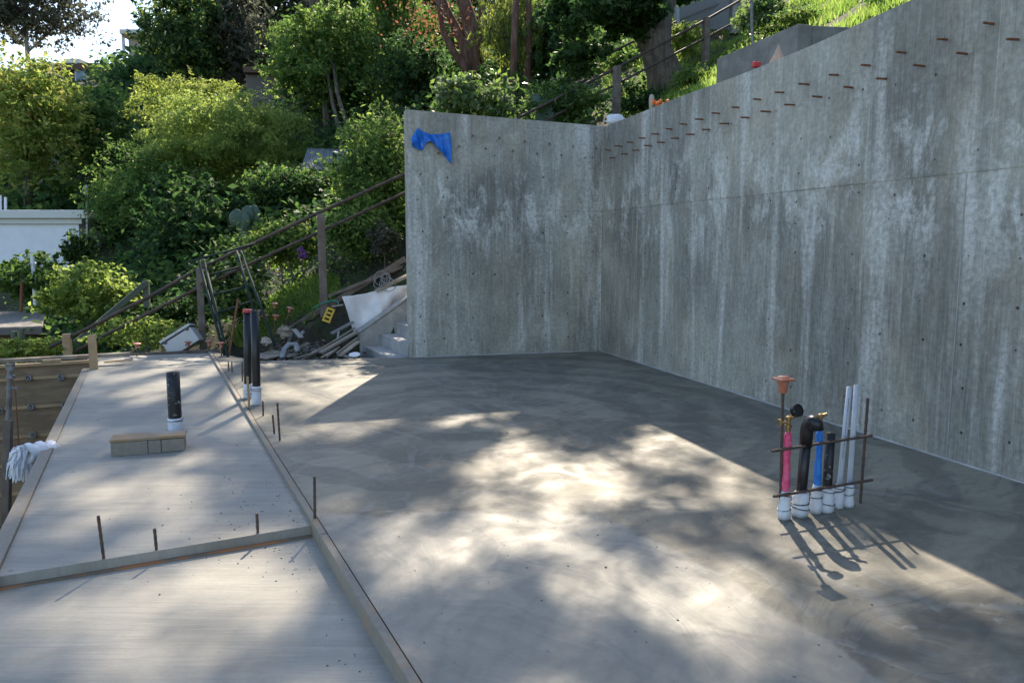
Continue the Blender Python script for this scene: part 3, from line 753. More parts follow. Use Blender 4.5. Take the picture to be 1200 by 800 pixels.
# ------------------------------------------------------------------ stub-up cluster on the right
rack = thing('rebar_rack', 'rusty rebar rack of two uprights and two crossbars around the pipe cluster, one upright capped', 'rack', gp(960, 600))
rb0, rb1 = gp(914, 607), gp(1008, 589)
def barp(name, a, b, r=.009):
    n = 24; obj(name, MB().tube([a+(b-a)*(i/n) for i in range(n+1)], [r*(1.1 if i % 2 else .95) for i in range(n+1)], 7), M['rebar'], rack)
ta = at(917.5, 458, rb0.y); tb = at(1017, 466, rb1.y)
barp('upright', rb0-Z*.04, ta); barp('upright', rb1-Z*.04, tb)
barp('crossbar', at(904.5, 528.5, rb0.y-.075), at(1022, 510, rb1.y-.075)); barp('crossbar', at(906.5, 581.5, rb0.y-.075), at(1022.5, 562, rb1.y-.075))
capd = (ta-rb0).normalized()
obj('safety_cap', MB().lathe(ta-capd*.01, [(.024, 0), (.03, .05), (.034, .055), (.036, .07)], 14, capd), M['orange'], rack)
Mc = Matrix.Rotation(R(20), 3, 'Z')
obj('cap_plate', MB().box(ta+capd*.072, (.1, .1, .016), M=Mc).lathe(ta+capd*.078, [(.045, 0), (.03, .012), (.005, .016)], 12), M['orange'], rack, bevel=.004)

def valve(root, p, s=1.0, tilt=0):
    v = obj('valve', MB().lathe(p, [(.014*s, 0), (.014*s, .025), (.02*s, .028), (.02*s, .045), (.013*s, .05), (.013*s, .075), (.018*s, .078), (.018*s, .095), (.01*s, .1)], 10)
            .tube([p+Vector((-.05, -.005, .06)), p+Vector((.0, 0, .062))], .011*s, 8).tube([p+Vector((.0, 0, .085)), p+Vector((.035, -.01, .1))], .011*s, 8)
            .box(p+Vector((-.055, -.005, .062)), (.012, .035, .035)), M['brass'], root)
    return v
def wrapped(u0, v0, u1, v1, label, matn, r, seed, wrap=.15):
    b = gp(u0, v0); t = at(u1, v1, b.y); root = thing('water_pipe', label, 'pipe', b); d = (t-b)
    rg = random.Random(seed); n = 12
    pts = [b+d*(i/n)+Vector((rg.uniform(-.003, .003), 0, 0)) for i in range(n+1)]
    rs = [r*(1+rg.uniform(-.1, .14)+(.18 if 4 < i < 8 else 0)) for i in range(n+1)]; rs[-2] = r*1.15; rs[-1] = r*.75
    obj('sleeve', MB().tube(pts, rs, 12), M[matn], root, smooth=True)
    prof = [(r*q, wrap*h) for q, h in ((1.7, 0), (1.95, .15), (1.8, .4), (1.5, .55), (1.6, .7), (1.4, .9), (1.05, 1.05))]
    obj('foam_wrap', MB().lathe(b, prof, 16, d.normalized(), .07, seed), M['wrap'], root, smooth=True)
    return root, b, t
pk, b, t = wrapped(918.5, 607, 923.5, 506, 'water pipe in a bright pink sleeve with a brass valve and black gauge', 'pink', .022, 1, .17)
valve(pk, t)
gd = Vector((.35, -.75, .35)).normalized(); gc = t+Vector((.045, -.01, .135))
g = obj('pressure_gauge', MB().lathe(gc, [(.034, -.02), (.04, -.018), (.04, .012), (.036, .016), (.033, .008)], 18, gd), M['black'], pk, smooth=False)
obj('neck', MB().tube([t+Vector((0, 0, .085)), gc-gd*.015], .009, 8), M['brass'], pk)
bl_, b, t = wrapped(955.5, 600, 961, 503, 'water pipe in a bright blue sleeve with a small brass valve', 'blue', .02, 2, .17)
valve(bl_, t, .95)
# black elbow pipe
b = gp(936.5, 604); el = thing('vent_pipe', 'thick black pipe with a rounded elbow on top, second in the pipe cluster', 'pipe', b)
tp = at(945, 512, b.y); dv = tp-b
obj('pipe', MB().tube([b-Z*.03, b+dv*.5, tp], .032, 18), M['blackpipe'], el, smooth=True)
arc = [tp-dv.normalized()*.06]
for i in range(8):
    an = math.pi*.62*i/7; arc.append(tp+Vector((.026*(1-math.cos(an)), -.034*(1-math.cos(an)), .03+.075*math.sin(an))))
arc.append(arc[-1]+Vector((.004, -.006, -.045)))
obj('elbow', MB().tube(arc, [.037, .04]+[.039]*6+[.04, .041], 18), M['blackpipe'], el, smooth=True)
obj('foam_wrap', MB().lathe(b, [(.045, 0), (.056, .03), (.05, .07), (.046, .09), (.05, .12), (.042, .15), (.034, .155)], 16, dv.normalized(), .07, 7), M['wrap'], el, smooth=True)
upipe('drain_pipe', 'short open black pipe in the middle of the pipe cluster', 'pipe', 967.5, 598, 973.5, 507, .029, M['scuffpipe'], .15, 1.7, seed=11)
for u0, v0, u1, v1, lab, sd_ in ((981, 594, 995.5, 453, 'left of the two tall grey conduits in the pipe cluster, printed line along it', 5), (993.5, 592.5, 1004, 451, 'right of the two tall grey conduits in the pipe cluster', 6)):
    rt_, b, t = upipe('conduit', lab, 'conduit', u0, v0, u1, v1, .0165, M['grey'], .15, 2.1, seed=sd_)
    if sd_ == 5:
        d = t-b
        mb = MB(); rg = random.Random(3)
        for i in range(34):
            q = b+d*(.42+.5*i/34); q = q+Vector((-.004, -.0172, 0)); h = d.length*.5/34*rg.uniform(.3, .7)
            mb.box(q, (.005, .001, h))
        obj('print_line', mb, M['print'], rt_)

tape = simple('dark_tape', (.05, .05, .055), .5, .2)
for o in [q for q in bpy.data.objects if q.name.startswith('foam_wrap')]:
    rg_ = random.Random(o.name); zs = [v.co.z for v in o.data.vertices]; zt = max(zs)
    for k in range(2):
        h = zt*rg_.choice((.35, .55, .75, .85)); rr_ = max(math.hypot(v.co.x, v.co.y) for v in o.data.vertices if abs(v.co.z-h) < zt*.2)*1.0
        cx_ = sum(v.co.x for v in o.data.vertices if abs(v.co.z-h) < zt*.2)/max(1, sum(1 for v in o.data.vertices if abs(v.co.z-h) < zt*.2))
        c = wloc(o)+Vector((cx_, 0, h)); tl = Vector((rg_.uniform(-.25, .25), rg_.uniform(-.1, .1), 1)).normalized()
        obj('tie_wire', MB().lathe(c, [(rr_*.98, -.002), (rr_*1.015, -.002), (rr_*1.015, .002), (rr_*.98, .002)], 14, tl), tape, o)

# ------------------------------------------------------------------ pit formwork on the left
fw = thing('wall_formwork', 'dark plywood wall formwork with pale walers and grey tie wedges across the pit', 'formwork', form0-d2*2)
fo = form0; fnrm = -d1
def fp(s, z, o=0): return fo-d2*s+Z*z+fnrm*o
def zof(v, u=50): return onplane(u, v, fo, d1).z
wz = [zof(442), zof(475.5), zof(509), zof(541), zof(574)]
edges = [zof(428)]+wz+[zof(610)]
for i in range(len(edges)-1):
    for s0, s1 in ((-.02, 1.25), (1.254, 3.7)):
        z1, z0 = edges[i]-.004, edges[i+1]+.004
        mb = MB(); a, b_, c_, dd = fp(s1, z0), fp(s0, z0), fp(s0, z1), fp(s1, z1)
        bk = d1*.018; mb.add([a, b_, c_, dd, a+bk, b_+bk, c_+bk, dd+bk], [(0, 1, 2, 3), (5, 4, 7, 6), (3, 2, 6, 7), (1, 0, 4, 5), (0, 3, 7, 4), (2, 1, 5, 6)])
        obj('plywood_panel', mb, M['ply'], fw)
for z in wz: obj('waler', MB().beam(fp(-.03, z, .012), fp(3.7, z, .012), .024, .042), M['woodnew'], fw, bevel=.003)
obj('top_plate', MB().beam(fp(-.1, edges[0]+.02, .0), fp(3.7, edges[0]+.02, .0), .1, .04), M['woodnew'], fw, bevel=.004)
obj('top_plate', MB().beam(fp(-.5, edges[0]+.075, -.13), fp(3.7, edges[0]+.075, -.13), .12, .05), M['scrap'], fw, bevel=.004)
for s in (.35, 1.1): obj('spacer_block', MB().beam(fp(s, edges[0]+.06, .01), fp(s+.22, edges[0]+.06, .01), .09, .035), M['woodnew'], fw, bevel=.004)
def torus(mb, c, n, R_, r_, squash=1, k=12):
    n = Vector(n).normalized(); x = n.cross(Z).normalized(); y = n.cross(x)
    return mb.tube([c+(x*math.cos(2*math.pi*i/k)*squash+y*math.sin(2*math.pi*i/k))*R_ for i in range(k+1)], r_, 6, cap=False)
for u, v in ((33, 443), (71, 442.5), (101, 437.5), (36, 477), (75.5, 475), (0, 481), (39, 510)):
    c = onplane(u, v, fo+fnrm*.05, d1)
    mb = MB(); torus(mb, c, fnrm+Z*.3, .04, .013, .75); mb.tube([c-fnrm*.06, c+fnrm*.03], .012, 8).box(c+d2*.02-Z*.01, (.05, .025, .025))
    obj('tie_wedge', mb, M['steelgrey'], fw)
stk = at(109, 392, 11.2); skb = at(107, 470, 10.9)
tag(obj('wood_post', MB().box((at(108, 400, 10.42).x, 10.42, (at(108, 392, 10.42).z-.9)/2), (.1, .05, at(108, 392, 10.42).z+.9), rz=R(20)), M['woodnew'], loc=(at(108, 400, 10.42).x, 10.42, -.9), bevel=.004), 'upright pale timber stake at the corner of formwork and slab', 'post')
# shoring post and wire
sh = thing('shoring_post', 'grey shoring post with a dark metal sleeve standing in the pit at left edge', 'post', at(10, 640, 7))
pb, pm, pt = at(6, 660, 7), at(9.5, 500, 7), at(12, 430, 7)
obj('lower_tube', MB().beam(pb, pm+(pm-pb)*.05, .07, .05, Vector((0, -1, 0))), M['weather'], sh, bevel=.004)
obj('upper_tube', MB().tube([pm-(pm-pb)*.1, pt], .024, 10), M['steelgrey'], sh)
obj('head_bracket', MB().box(pt, (.06, .05, .06)), M['steelgrey'], sh)
obj('collar', MB().box(pt-Z*.09, (.06, .06, .03)), M['steelgrey'], sh)
obj('pin', MB().tube([pt-Z*.2+Vector((-.06, 0, 0)), pt-Z*.2+Vector((.05, 0, 0))], .012, 6), M['steelgrey'], sh)
tag(obj('tie_wire', MB().tube([at(0, 437, 7.4), at(8, 433, 7.3), at(14, 440, 7.2), at(18, 460, 7.2), at(20, 490, 7.2), at(22, 522, 7.2)], .006, 5), M['rust'], loc=at(20, 490, 7.2)), 'thin bent wire hanging beside the shoring post', 'wire')
# plastic bundle with fringe over slab edge
pbn = thing('plastic_bundle', 'bundle of white plastic strips with a ragged fringe slung over the slab edge', 'plastic', gp(45, 540, -.1))
ca, cb_ = at(60, 529, 6.3), at(28, 533, 6.05)
mb = MB(); n = 14; rg = random.Random(8)
mb.tube([ca+(cb_-ca)*(i/n)+Z*.02*math.sin(i*1.3) for i in range(n+1)], [.08+rg.uniform(-.004, .004) for _ in range(n+1)], 12)
obj('roll', mb, M['white'], pbn, smooth=True)
mb = MB()
for i in range(420):
    f = rg.uniform(-.02, 1.12); an = rg.uniform(-2.2, .9); p = ca+(cb_-ca)*f+Vector((0, math.sin(an)*.085, math.cos(an)*.085))
    l = rg.uniform(.05, .17); w_ = rg.uniform(.005, .012); x = Vector((1, rg.uniform(-.6, .6), 0)).normalized()*w_
    o_ = Vector((rg.uniform(-.05, .02), math.sin(an)*.04, math.cos(an)*.02)); q = [p, p+o_-Z*l*.4, p+o_*1.3-Z*l]
    mb.add([q[0]-x, q[0]+x, q[1]+x, q[1]-x, q[2]+x*.6, q[2]-x*.6], [(0, 1, 2, 3), (3, 2, 4, 5)])
fr = obj('fringe', mb, M['white'], pbn); fr['kind'] = 'stuff'

# ------------------------------------------------------------------ scrap by the stair
rng2 = random.Random(21)
planks = []
def plank(u0, v0, Y0, u1, v1, Y1, wd=.09, ht=.02, mat='scrap', label=None, grp='scrap boards heaped beside the stairs'):
    a, b = at(u0, v0, Y0), at(u1, v1, Y1)
    o = tag(obj('scrap_board', MB().beam(a, b, wd, ht), M[mat], loc=a, bevel=.002), label or 'weathered scrap board in the heap beside the stairs', 'board', None if label else grp)
    return o
plank(388, 391, 12.55, 414, 377, 12.75, .1, .03, 'galv', 'pale grey board on top of the scrap heap under the white sheet')
plank(396, 396, 12.4, 397, 388, 12.45, .03, .03, 'galv', 'short upright grey offcut in the scrap heap')
for a in ((372, 411, 12.0, 400, 395, 12.5), (376, 413, 11.9, 418, 389, 12.5), (383, 418, 11.75, 398, 406, 12.2), (398, 417, 11.75, 420, 400, 12.2), (395, 414, 11.8, 419, 396, 12.4), (354, 421, 11.7, 372, 410, 12.0), (333, 408, 12.1, 350, 399, 12.5), (335, 418, 11.8, 352, 413, 12.0), (398, 416, 11.85, 412, 419, 11.65), (360, 417, 11.8, 378, 408, 12.1), (384, 404, 12.2, 416, 384, 12.7), (345, 420, 11.65, 366, 414, 11.85), (340, 411, 12, 362, 402, 12.2), (377, 419, 11.7, 394, 409, 12.1)):
    plank(*a, wd=rng2.choice((.03, .05, .09)), ht=rng2.choice((.018, .03)), mat=rng2.choice(('scrap', 'scrap', 'weather', 'woodgrey')))
plank(338, 402, 12.4, 344, 386, 12.6, .05, .03, 'galv', 'pale grey angled offcut standing up in the rubble, left piece')
plank(344, 386, 12.6, 353, 396, 12.4, .09, .03, 'galv', 'pale grey angled offcut leaning in the rubble, right piece')
plank(350, 396, 12.5, 356, 388, 12.6, .06, .03, 'galv', 'small pale grey block at the top of the rubble')
plank(330, 391, 13.25, 475, 303, 14.1, .05, .09, 'weather', 'long dark timber edging climbing the dirt bank behind the stairs')
plank(384, 347, 13.5, 470, 313, 13.9, .04, .05, 'weather', 'thin dark timber lying below the long edging on the bank')
plank(440, 341, 13.15, 479, 322, 13.4, .2, .04, 'scrap', 'broad brown board leaning behind the white sheet')
plank(389, 359, 13.0, 402, 357, 12.95, .04, .03, 'scrap', 'short pale stick by the yellow tool on the dirt bank')
# rubble stuff
mb = MB()
for i in range(210):
    x = rng2.gauss(-3.3, .36); y = rng2.gauss(12.25, .3)
    if y < 11.65: continue
    r_ = rng2.uniform(.012, .042); zc = max(Hs(x, y), -.1)
    mb.blob((x, y, zc+r_*.4), (r_, r_*rng2.uniform(.6, 1), r_*rng2.uniform(.4, .8)), 6, 4, .25, i)
tag(obj('rubble', mb, M['rubble']), 'grey broken rubble and dirt clods beside the stairs', 'rubble', kind='stuff')
mb = MB()
for i in range(420):
    x = rng2.uniform(-4.6, -1.7); y = rng2.uniform(12.3, 14.2); r_ = rng2.uniform(.01, .045)
    mb.blob((x, y, Hs(x, y)+r_*.3), (r_, r_*.9, r_*.6), 6, 4, .25, i)
tag(obj('dirt_clods', mb, M['dirt']), 'loose dark dirt clods on the bank', 'dirt', kind='stuff')
# bent pale duct and bag
tag(obj('bent_downspout', MB().tube([at(331, 420, 11.75), at(333, 410, 11.9), at(338, 404, 12.0), at(347, 404, 12.05), at(349, 412, 11.9)], .05, 8), M['galv'], loc=at(338, 410, 11.9), smooth=True), 'bent pale grey downspout elbow lying among the scrap', 'pipe')
tag(obj('paper_sack', MB().blob(at(333, 388, 12.4), (.1, .09, .1), 10, 7, .4, 3), M['scrap'], loc=at(333, 388, 12.4)), 'crumpled brown paper sack in the scrap left of the rubble', 'sack')
tag(obj('plastic_bag', MB().blob(at(311, 400, 12.2), (.08, .07, .06), 10, 7, .4, 5), M['stone'], loc=at(311, 400, 12.2)), 'crumpled white plastic bag behind the tall black pipes', 'bag')
tag(obj('flat_sheet', MB().beam(at(302, 419, 11.8), at(330, 412, 12.1), .5, .015), M['scrap'], loc=at(315, 416, 11.9)), 'flat grey sheet lying at the slab edge behind the tall pipes', 'sheet')
tag(obj('paint_lid', MB().lathe(at(415.5, 416, 11.8), [(.085, 0), (.09, .005), (.085, .015), (.07, .016)], 16, (0, -.3, 1)), M['white'], loc=at(415.5, 416, 11.8)), 'round white lid lying at the foot of the stairs', 'lid')
# yellow tool
yt = thing('yellow_tool', 'yellow plastic block with three square holes lying on the dirt bank', 'tool', at(384, 378, 13.0))
ya, yb = at(382, 377, 13.0), at(388.5, 361, 13.1); yd = (yb-ya).normalized(); yx = yd.cross(Vector((0, 1, 0))).normalized()
MM = Matrix((yx, Vector((0, 1, 0)), yd)).transposed(); yc = (ya+yb)/2; yl = (yb-ya).length
mb = MB()
for sx in (-1, 1): mb.box(yc+yx*sx*.055, (.03, .05, yl), M=MM)
for k in range(4): mb.box(yc+yd*(-yl/2+.0175+k*(yl-.035)/3), (.08, .048, .035), M=MM)
obj('body', mb, M['yellow'], yt, bevel=.003)
# wire coil
mb = MB(); cc = at(450, 331, 13.2)
for i in range(6):
    torus(mb, cc+Vector((rng2.uniform(-.1, .1), rng2.uniform(-.05, .05), rng2.uniform(-.04, .08))), (rng2.uniform(-.5, .5), -1, rng2.uniform(.2, .8)), rng2.uniform(.08, .14), .006, rng2.uniform(.6, 1.1), 18)
tag(obj('wire_coil', mb, M['wire'], loc=cc), 'loose coil of pale wire on the dirt above the white sheet', 'wire')
tag(obj('garden_hose', MB().tube([at(366, 362, 13.1), at(378, 355, 13.2), at(390, 352, 13.2), at(396, 353, 13.15), at(397, 357, 13.1)], .014, 6), M['hose'], loc=at(390, 353, 13.2), smooth=True), 'short loop of green hose above the yellow tool', 'hose')
# white crate tipped over
ct = thing('plastic_crate', 'tipped white plastic crate lying against the hedge at the slab corner', 'crate', at(215, 412, 12.6))
Rm = Matrix.Rotation(R(-33), 3, 'Y') @ Matrix.Rotation(R(12), 3, 'Z')
cc = at(213.5, 398, 12.6); ex, ey, ez = (Rm @ Vector(k) for k in ((1, 0, 0), (0, 1, 0), (0, 0, 1)))
obj('tub', MB().box(cc-ez*.045, (.52, .4, .26), M=Rm), M['crate'], ct, bevel=.015)
obj('lid', MB().box(cc+ez*.125, (.55, .43, .045), M=Rm), M['crate'], ct, bevel=.01)
obj('seam', MB().box(cc+ez*.093-ey*.0, (.53, .41, .014), M=Rm), M['dark'], ct)
for sx in (-1, 1): obj('latch', MB().box(cc+ex*sx*.2-ey*.2+ez*.09, (.05, .02, .07), M=Rm), M['black'], ct)
obj('sticker', MB().box(cc-ey*.201-ez*.13+ex*.05, (.04, .004, .03), M=Rm), M['black'], ct)

# ------------------------------------------------------------------ things along the wall top
tag(obj('plastic_bag', MB().blob(at(721, 141, 12.35)+Vector((0, 0, 0)), (.15, .1, .09), 14, 9, .2, 9), M['white'], loc=at(721, 141, 12.35), smooth=True), 'crumpled white plastic bag on top of the wall corner', 'bag')
tag(obj('stone', MB().blob(at(763.5, 120, 11.5), (.045, .05, .11), 8, 6, .15, 2), M['stone'], loc=at(763.5, 120, 11.5)), 'upright pale stone behind the wall top by the orange flowers', 'stone')
pc = onplane(912, 63, corner-nr*.25, nr)
tag(obj('pointed_stone', MB().lathe(pc-Z*.12, [(.1, 0), (.075, .06), (.035, .14), (.004, .21)], 8, wob=.15, seed=2), simple('pink_stone', (.5, .33, .24), .8), loc=pc), 'pinkish pointed stone standing behind the long wall top', 'stone')
pc = onplane(886, 76, corner-nr*.3, nr)
tag(obj('red_block', MB().box(pc, (.1, .06, .06), rz=R(20)), M['red'], loc=pc, bevel=.008), 'small red block lying behind the long wall top', 'block')
fm = MB(); pc = onplane(776, 122, corner-nr*.4, nr)
for i in range(14): fm.blob(pc+Vector((rng2.uniform(-.12, .2), rng2.uniform(-.05, .05), rng2.uniform(-.05, .04))), (.035, .035, .03), 7, 5, .25, i)
tag(obj('orange_flowers', fm, simple('orange_petals', (.75, .16, .02), .6, .2), loc=pc), 'small clump of bright orange flowers at the wall top', 'flowers')

# ------------------------------------------------------------------ vegetation
RNG = np.random.default_rng(11)
def norm(a): return a/np.maximum(np.linalg.norm(a, axis=1, keepdims=True), 1e-9)
def leaf_geo(c, outw, L_, wr_=.45, droop=0, up=.35, rg=RNG):
    n = len(c); nn = norm(outw*.55+rg.normal(0, .6, (n, 3))+np.array([0, 0, up]))
    d = norm(np.cross(nn, rg.normal(0, 1, (n, 3))))
    if droop: d = norm(d+np.array([0, 0, -droop]))
    s = norm(np.cross(nn, d)); Ls = L_*rg.uniform(.6, 1.4, (n, 1)); ws = Ls*wr_
    v = np.stack([c-d*Ls/2, c-s*ws/2+nn*ws*.15, c+d*Ls/2, c+s*ws/2+nn*ws*.15], 1).reshape(-1, 3)
    return v, np.arange(4*n).reshape(-1, 4)
def make_lobes(c, rad, n, rg, fill=.62, size=.5):
    k = norm(rg.normal(0, 1, (n, 3))); k[:, 2] = k[:, 2]*.9+.08
    q = rg.uniform(.35, 1, (n, 1))**.6*fill
    cs = c+k*q*rad; rs = rg.uniform(.65, 1.15, (n, 1))*size*rad
    return cs, rs
def crown_points(lc, lr, ncl, nlf, rg, crad=.3, shell=.8, flat=.75):
    cs, os_, sz = [], [], []
    for a, r in zip(lc, lr):
        k = norm(rg.normal(0, 1, (ncl, 3))); k[:, 2] = np.where(k[:, 2] < -.3, -k[:, 2]*.6, k[:, 2])
        k = norm(k); q = rg.uniform(shell-.35, 1.08, (ncl, 1))
        cs.append(a+k*q*r); os_.append(k); sz.append(np.repeat(r[None, :]*crad, ncl, 0)*rg.uniform(.6, 1.35, (ncl, 1)))
    cs = np.concatenate(cs); os_ = np.concatenate(os_); sz = np.concatenate(sz)
    idx = np.repeat(np.arange(len(cs)), nlf)
    off = rg.normal(0, .5, (len(idx), 3))*sz[idx]; off[:, 2] *= flat
    return cs[idx]+off, norm(os_[idx]+off/np.maximum(sz[idx], 1e-6)*.4)
def trunk_mb(base, topc, r0, lobes, rg, lean=.3, lim=8, rl=.35):
    base = Vector(base); topc = Vector(topc); mb = MB(); n = 7
    pts = []; rs = []
    bend = Vector((rg.uniform(-lean, lean), rg.uniform(-lean, lean), 0))
    for i in range(n+1):
        t = i/n; pts.append(base+(topc-base)*t+bend*math.sin(t*math.pi)*.5); rs.append(r0*(1.35 if i == 0 else 1)*(1-.65*t))
    pts[0] = pts[0]-Z*.3
    mb.tube(pts, rs, 9)
    ord_ = list(range(len(lobes)))[:lim]
    for k in ord_:
        q = Vector(lobes[k]); i = int(rg.integers(n//2, n)); p = pts[i]
        m1 = p.lerp(q, .5)+Vector((rg.uniform(-.1, .1), rg.uniform(-.1, .1), rg.uniform(0, .25)))*(q-p).length*.4
        mb.tube([p, p.lerp(m1, .5), m1, m1.lerp(q, .55), q], [rs[i]*.6, rs[i]*.5, rs[i]*rl, rs[i]*.22, rs[i]*.08], 6, cap=False)
    return mb
def tree(name, label, cat, u, v, Y, ru, rv, lf, leafL, dens=3.0, nl=14, seed=0, droop=0, wr_=.45, bark='bark', r0=None, group=None, ncl=13, depth=1.0, size=.5, crad=.3, shrub=False, ground=None, fill=.62, trunkname='trunk', up=.35, extra=None, lean=.3):
    rg = np.random.default_rng(100+seed); k = Y/F
    ru *= 1.15; rv *= 1.15; nl = int(nl*1.6); dens *= 1.25
    c = np.array(at(u, v, Y)); rad = np.array([ru*k, (ru+rv)*.5*k*depth, rv*k])
    lc, lr = make_lobes(c, rad, nl, rg, fill, size)
    lpx = leafL/k
    N = dens*math.pi*ru*rv/(lpx*lpx*wr_*.5); nlf = max(6, int(N/(nl*ncl)))
    P, O = crown_points(lc, lr, ncl, nlf, rg, crad)
    # long shoots that break the outline
    ns = nl*5; li_ = rg.integers(0, nl, ns); kd_ = norm(rg.normal(0, 1, (ns, 3))*[1, 1, .5]+[0, 0, .75])
    st_ = lc[li_]+kd_*lr[li_]*.75; ln_ = (rg.uniform(.25, .75, ns)*min(rad[0], rad[2])*.5)[:, None]
    q_ = 22; t_ = rg.random((ns, q_, 1))
    sh_ = st_[:, None]+kd_[:, None]*ln_[:, None]*t_+rg.normal(0, .09, (ns, q_, 3))*ln_[:, None]*(1.15-t_)
    sh_[..., 2] -= (t_[..., 0]**2)*ln_*.12
    P = np.concatenate([P, sh_.reshape(-1, 3)]); O = np.concatenate([O, np.repeat(kd_, q_, 0)])
    gz = Hs(c[0], c[1]) if ground is None else ground
    P = P[P[:, 2] > H(P[:, 0], P[:, 1])-.05] if len(P) else P
    O = O[:len(P)] if len(O) != len(P) else O
    base = Vector((c[0], c[1], gz))
    root = thing(name, label, cat, base, group)
    vv, ff = leaf_geo(P, norm(P-c), leafL, wr_, droop, up, rg)
    np_mesh('foliage' if shrub else 'crown', vv, ff, leaf[lf], root)
    if extra:
        m = rg.random(len(P)) < extra[1]; v2, f2 = leaf_geo(P[m]+rg.normal(0, .1, (m.sum(), 3)), norm(P[m]-c), leafL, wr_, droop, up, rg)
        np_mesh('coloured_leaves', v2, f2, leaf[extra[0]], root)
    r0 = r0 or (max(.015, .02*rad[2]) if shrub else max(.03, .05*rad[2]))
    obj('stem' if shrub else trunkname, trunk_mb(base, Vector(c)+Vector((0, 0, rad[2]*.3)), r0, lc, rg, lean*rad[0]*.3), M[bark], root, smooth=True)
    return root

# far ridge
ridge = [(30, 22, 60, 74, 56, 'grey', 1), (270, 20, 55, 70, 85, 'dark', 2), (335, 35, 58, 62, 85, 'grey', 3), (425, 40, 52, 72, 90, 'dark', 4), (500, 60, 46, 62, 85, 'dark', 5), (610, 50, 44, 75, 90, 'dark', 6), (700, 40, 42, 62, 85, 'dark', 7), (240, 82, 58, 48, 44, 'dark', 8), (75, 165, 50, 85, 34, 'dark', 9), (770, 10, 40, 62, 60, 'mid', 10), (880, 0, 38, 80, 40, 'mid', 20)]
rl_ = ['hazy grey tree at the top left corner with sky showing through', 'tall dark tree on the ridge right of the white house', 'grey green tree on the ridge behind the grey building', 'dark tree on the ridge behind the round green tree', 'dark tree on the ridge left of the red trunked tree', 'dark tree on the ridge right of the red trunked tree', 'dark tree on the ridge left of the big leaning oak', 'dark tree on the ridge below the white house', 'wide dark tree below the brown house on the ridge', 'green tree on the ridge behind the big oak', 'green tree on the ridge above the mesh fence']
for (u, v, Y, ru, rv, lf, sd_), lab in zip(ridge, rl_):
    tree('ridge_tree', lab, 'tree', u, v, Y, ru, rv, lf, .42 if lf != 'grey' else .34, 2.6 if sd_ > 1 else 2.4, 26 if sd_ == 1 else 16, sd_, droop=.5 if lf == 'grey' else 0, bark='barkpale' if sd_ == 1 else 'bark', group='trees along the ridge')
tree('yellow_tree', 'yellow green tree with reddish tips at the left edge', 'tree', 28, 160, 30, 62, 92, 'rusty', .2, 3.2, 20, 31)
tree('bushy_tree', 'bright topped bushy tree between the left edge tree and the feathery tree', 'tree', 104, 172, 34, 50, 60, 'mid', .22, 3, 16, 32)
tree('bushy_tree', 'small yellow topped tree in front of the brown house', 'tree', 80, 114, 40, 24, 18, 'yellow', .2, 3, 8, 33)
tree('tall_tree', 'tall dark tree with yellow lit shoots beside the white house', 'tree', 216, 50, 40, 46, 72, 'dark', .24, 3, 18, 34, extra=('yellow', .3))
tree('pine_tree', 'grey brown pine beside the tall dark tree', 'tree', 275, 60, 42, 40, 80, 'grey', .26, 2.6, 16, 35, droop=.6)
tree('green_tree', 'round green tree with thin leaning stems behind the corrugated roof', 'tree', 382, 88, 32, 66, 78, 'mid', .2, 3.2, 20, 36, extra=('bright', .25))
tree('drooping_tree', 'loose drooping tree with pale green leaves left of the red trunks', 'tree', 468, 40, 34, 42, 60, 'mid', .24, 2, 12, 37, droop=1.2, wr_=.3, extra=('bright', .3))
tree('dark_tree', 'dark green bushy tree under the red trunked tree', 'tree', 492, 95, 29, 52, 52, 'dark', .19, 3.2, 14, 38)
tree('willowy_tree', 'willowy yellow green tree right of the red trunks', 'tree', 606, 55, 27, 46, 85, 'yellow', .2, 1.9, 14, 39, droop=1.5, wr_=.25, bark='barkred', extra=('grey', .3))
tree('dark_tree', 'dark green tree between the willowy tree and the big oak', 'tree', 660, 60, 26, 40, 72, 'dark', .17, 3, 14, 40)
tree('feathery_tree', 'large feathery light green tree spreading over the middle of the left hillside', 'tree', 268, 190, 27, 108, 72, 'bright', .13, 3.6, 34, 41, wr_=.35, fill=.78, size=.33, extra=('yellow', .2))
tree('feathery_tree', 'upper lit boughs of a feathery tree rising behind the large one', 'tree', 218, 130, 30, 58, 42, 'yellow', .14, 2.8, 14, 42, wr_=.35, fill=.75, size=.4)
tree('dark_bush', 'dark leafy tall bush under the feathery tree beside the white building', 'bush', 165, 240, 24, 66, 62, 'mid', .13, 3.2, 20, 43, extra=('bright', .1))
tree('dark_bush', 'deep green large leaved bush between the round bush and the steel frame', 'bush', 235, 275, 20.5, 70, 58, 'dark', .24, 3.2, 18, 44)
tree('dark_bush', 'shaded bush below the corrugated roof', 'bush', 345, 235, 21, 52, 40, 'dark', .12, 3, 12, 45, extra=('mid', .5))
tree('leafy_shrub', 'leafy green shrub growing against the left end of the back wall', 'shrub', 440, 222, 16.4, 52, 90, 'mid', .11, 2.6, 24, 46, shrub=True, extra=('bright', .35))  # extra brighter leaves colour in sunlight on the slope
tree('leafy_shrub', 'shrub with pale leaves behind the left corner of the wall top', 'shrub', 555, 120, 16.6, 48, 34, 'silver', .15, 2.4, 10, 47, shrub=True, extra=('mid', .5))
tree('leafy_shrub', 'low leafy shrub behind the back wall below the willowy tree', 'shrub', 655, 130, 17.5, 52, 32, 'mid', .1, 2.6, 10, 48, shrub=True, extra=('silver', .15))
tree('leafy_shrub', 'small dark shrub at the foot of the big oak', 'shrub', 742, 122, 18.6, 32, 26, 'dark', .1, 2.6, 8, 49, shrub=True)
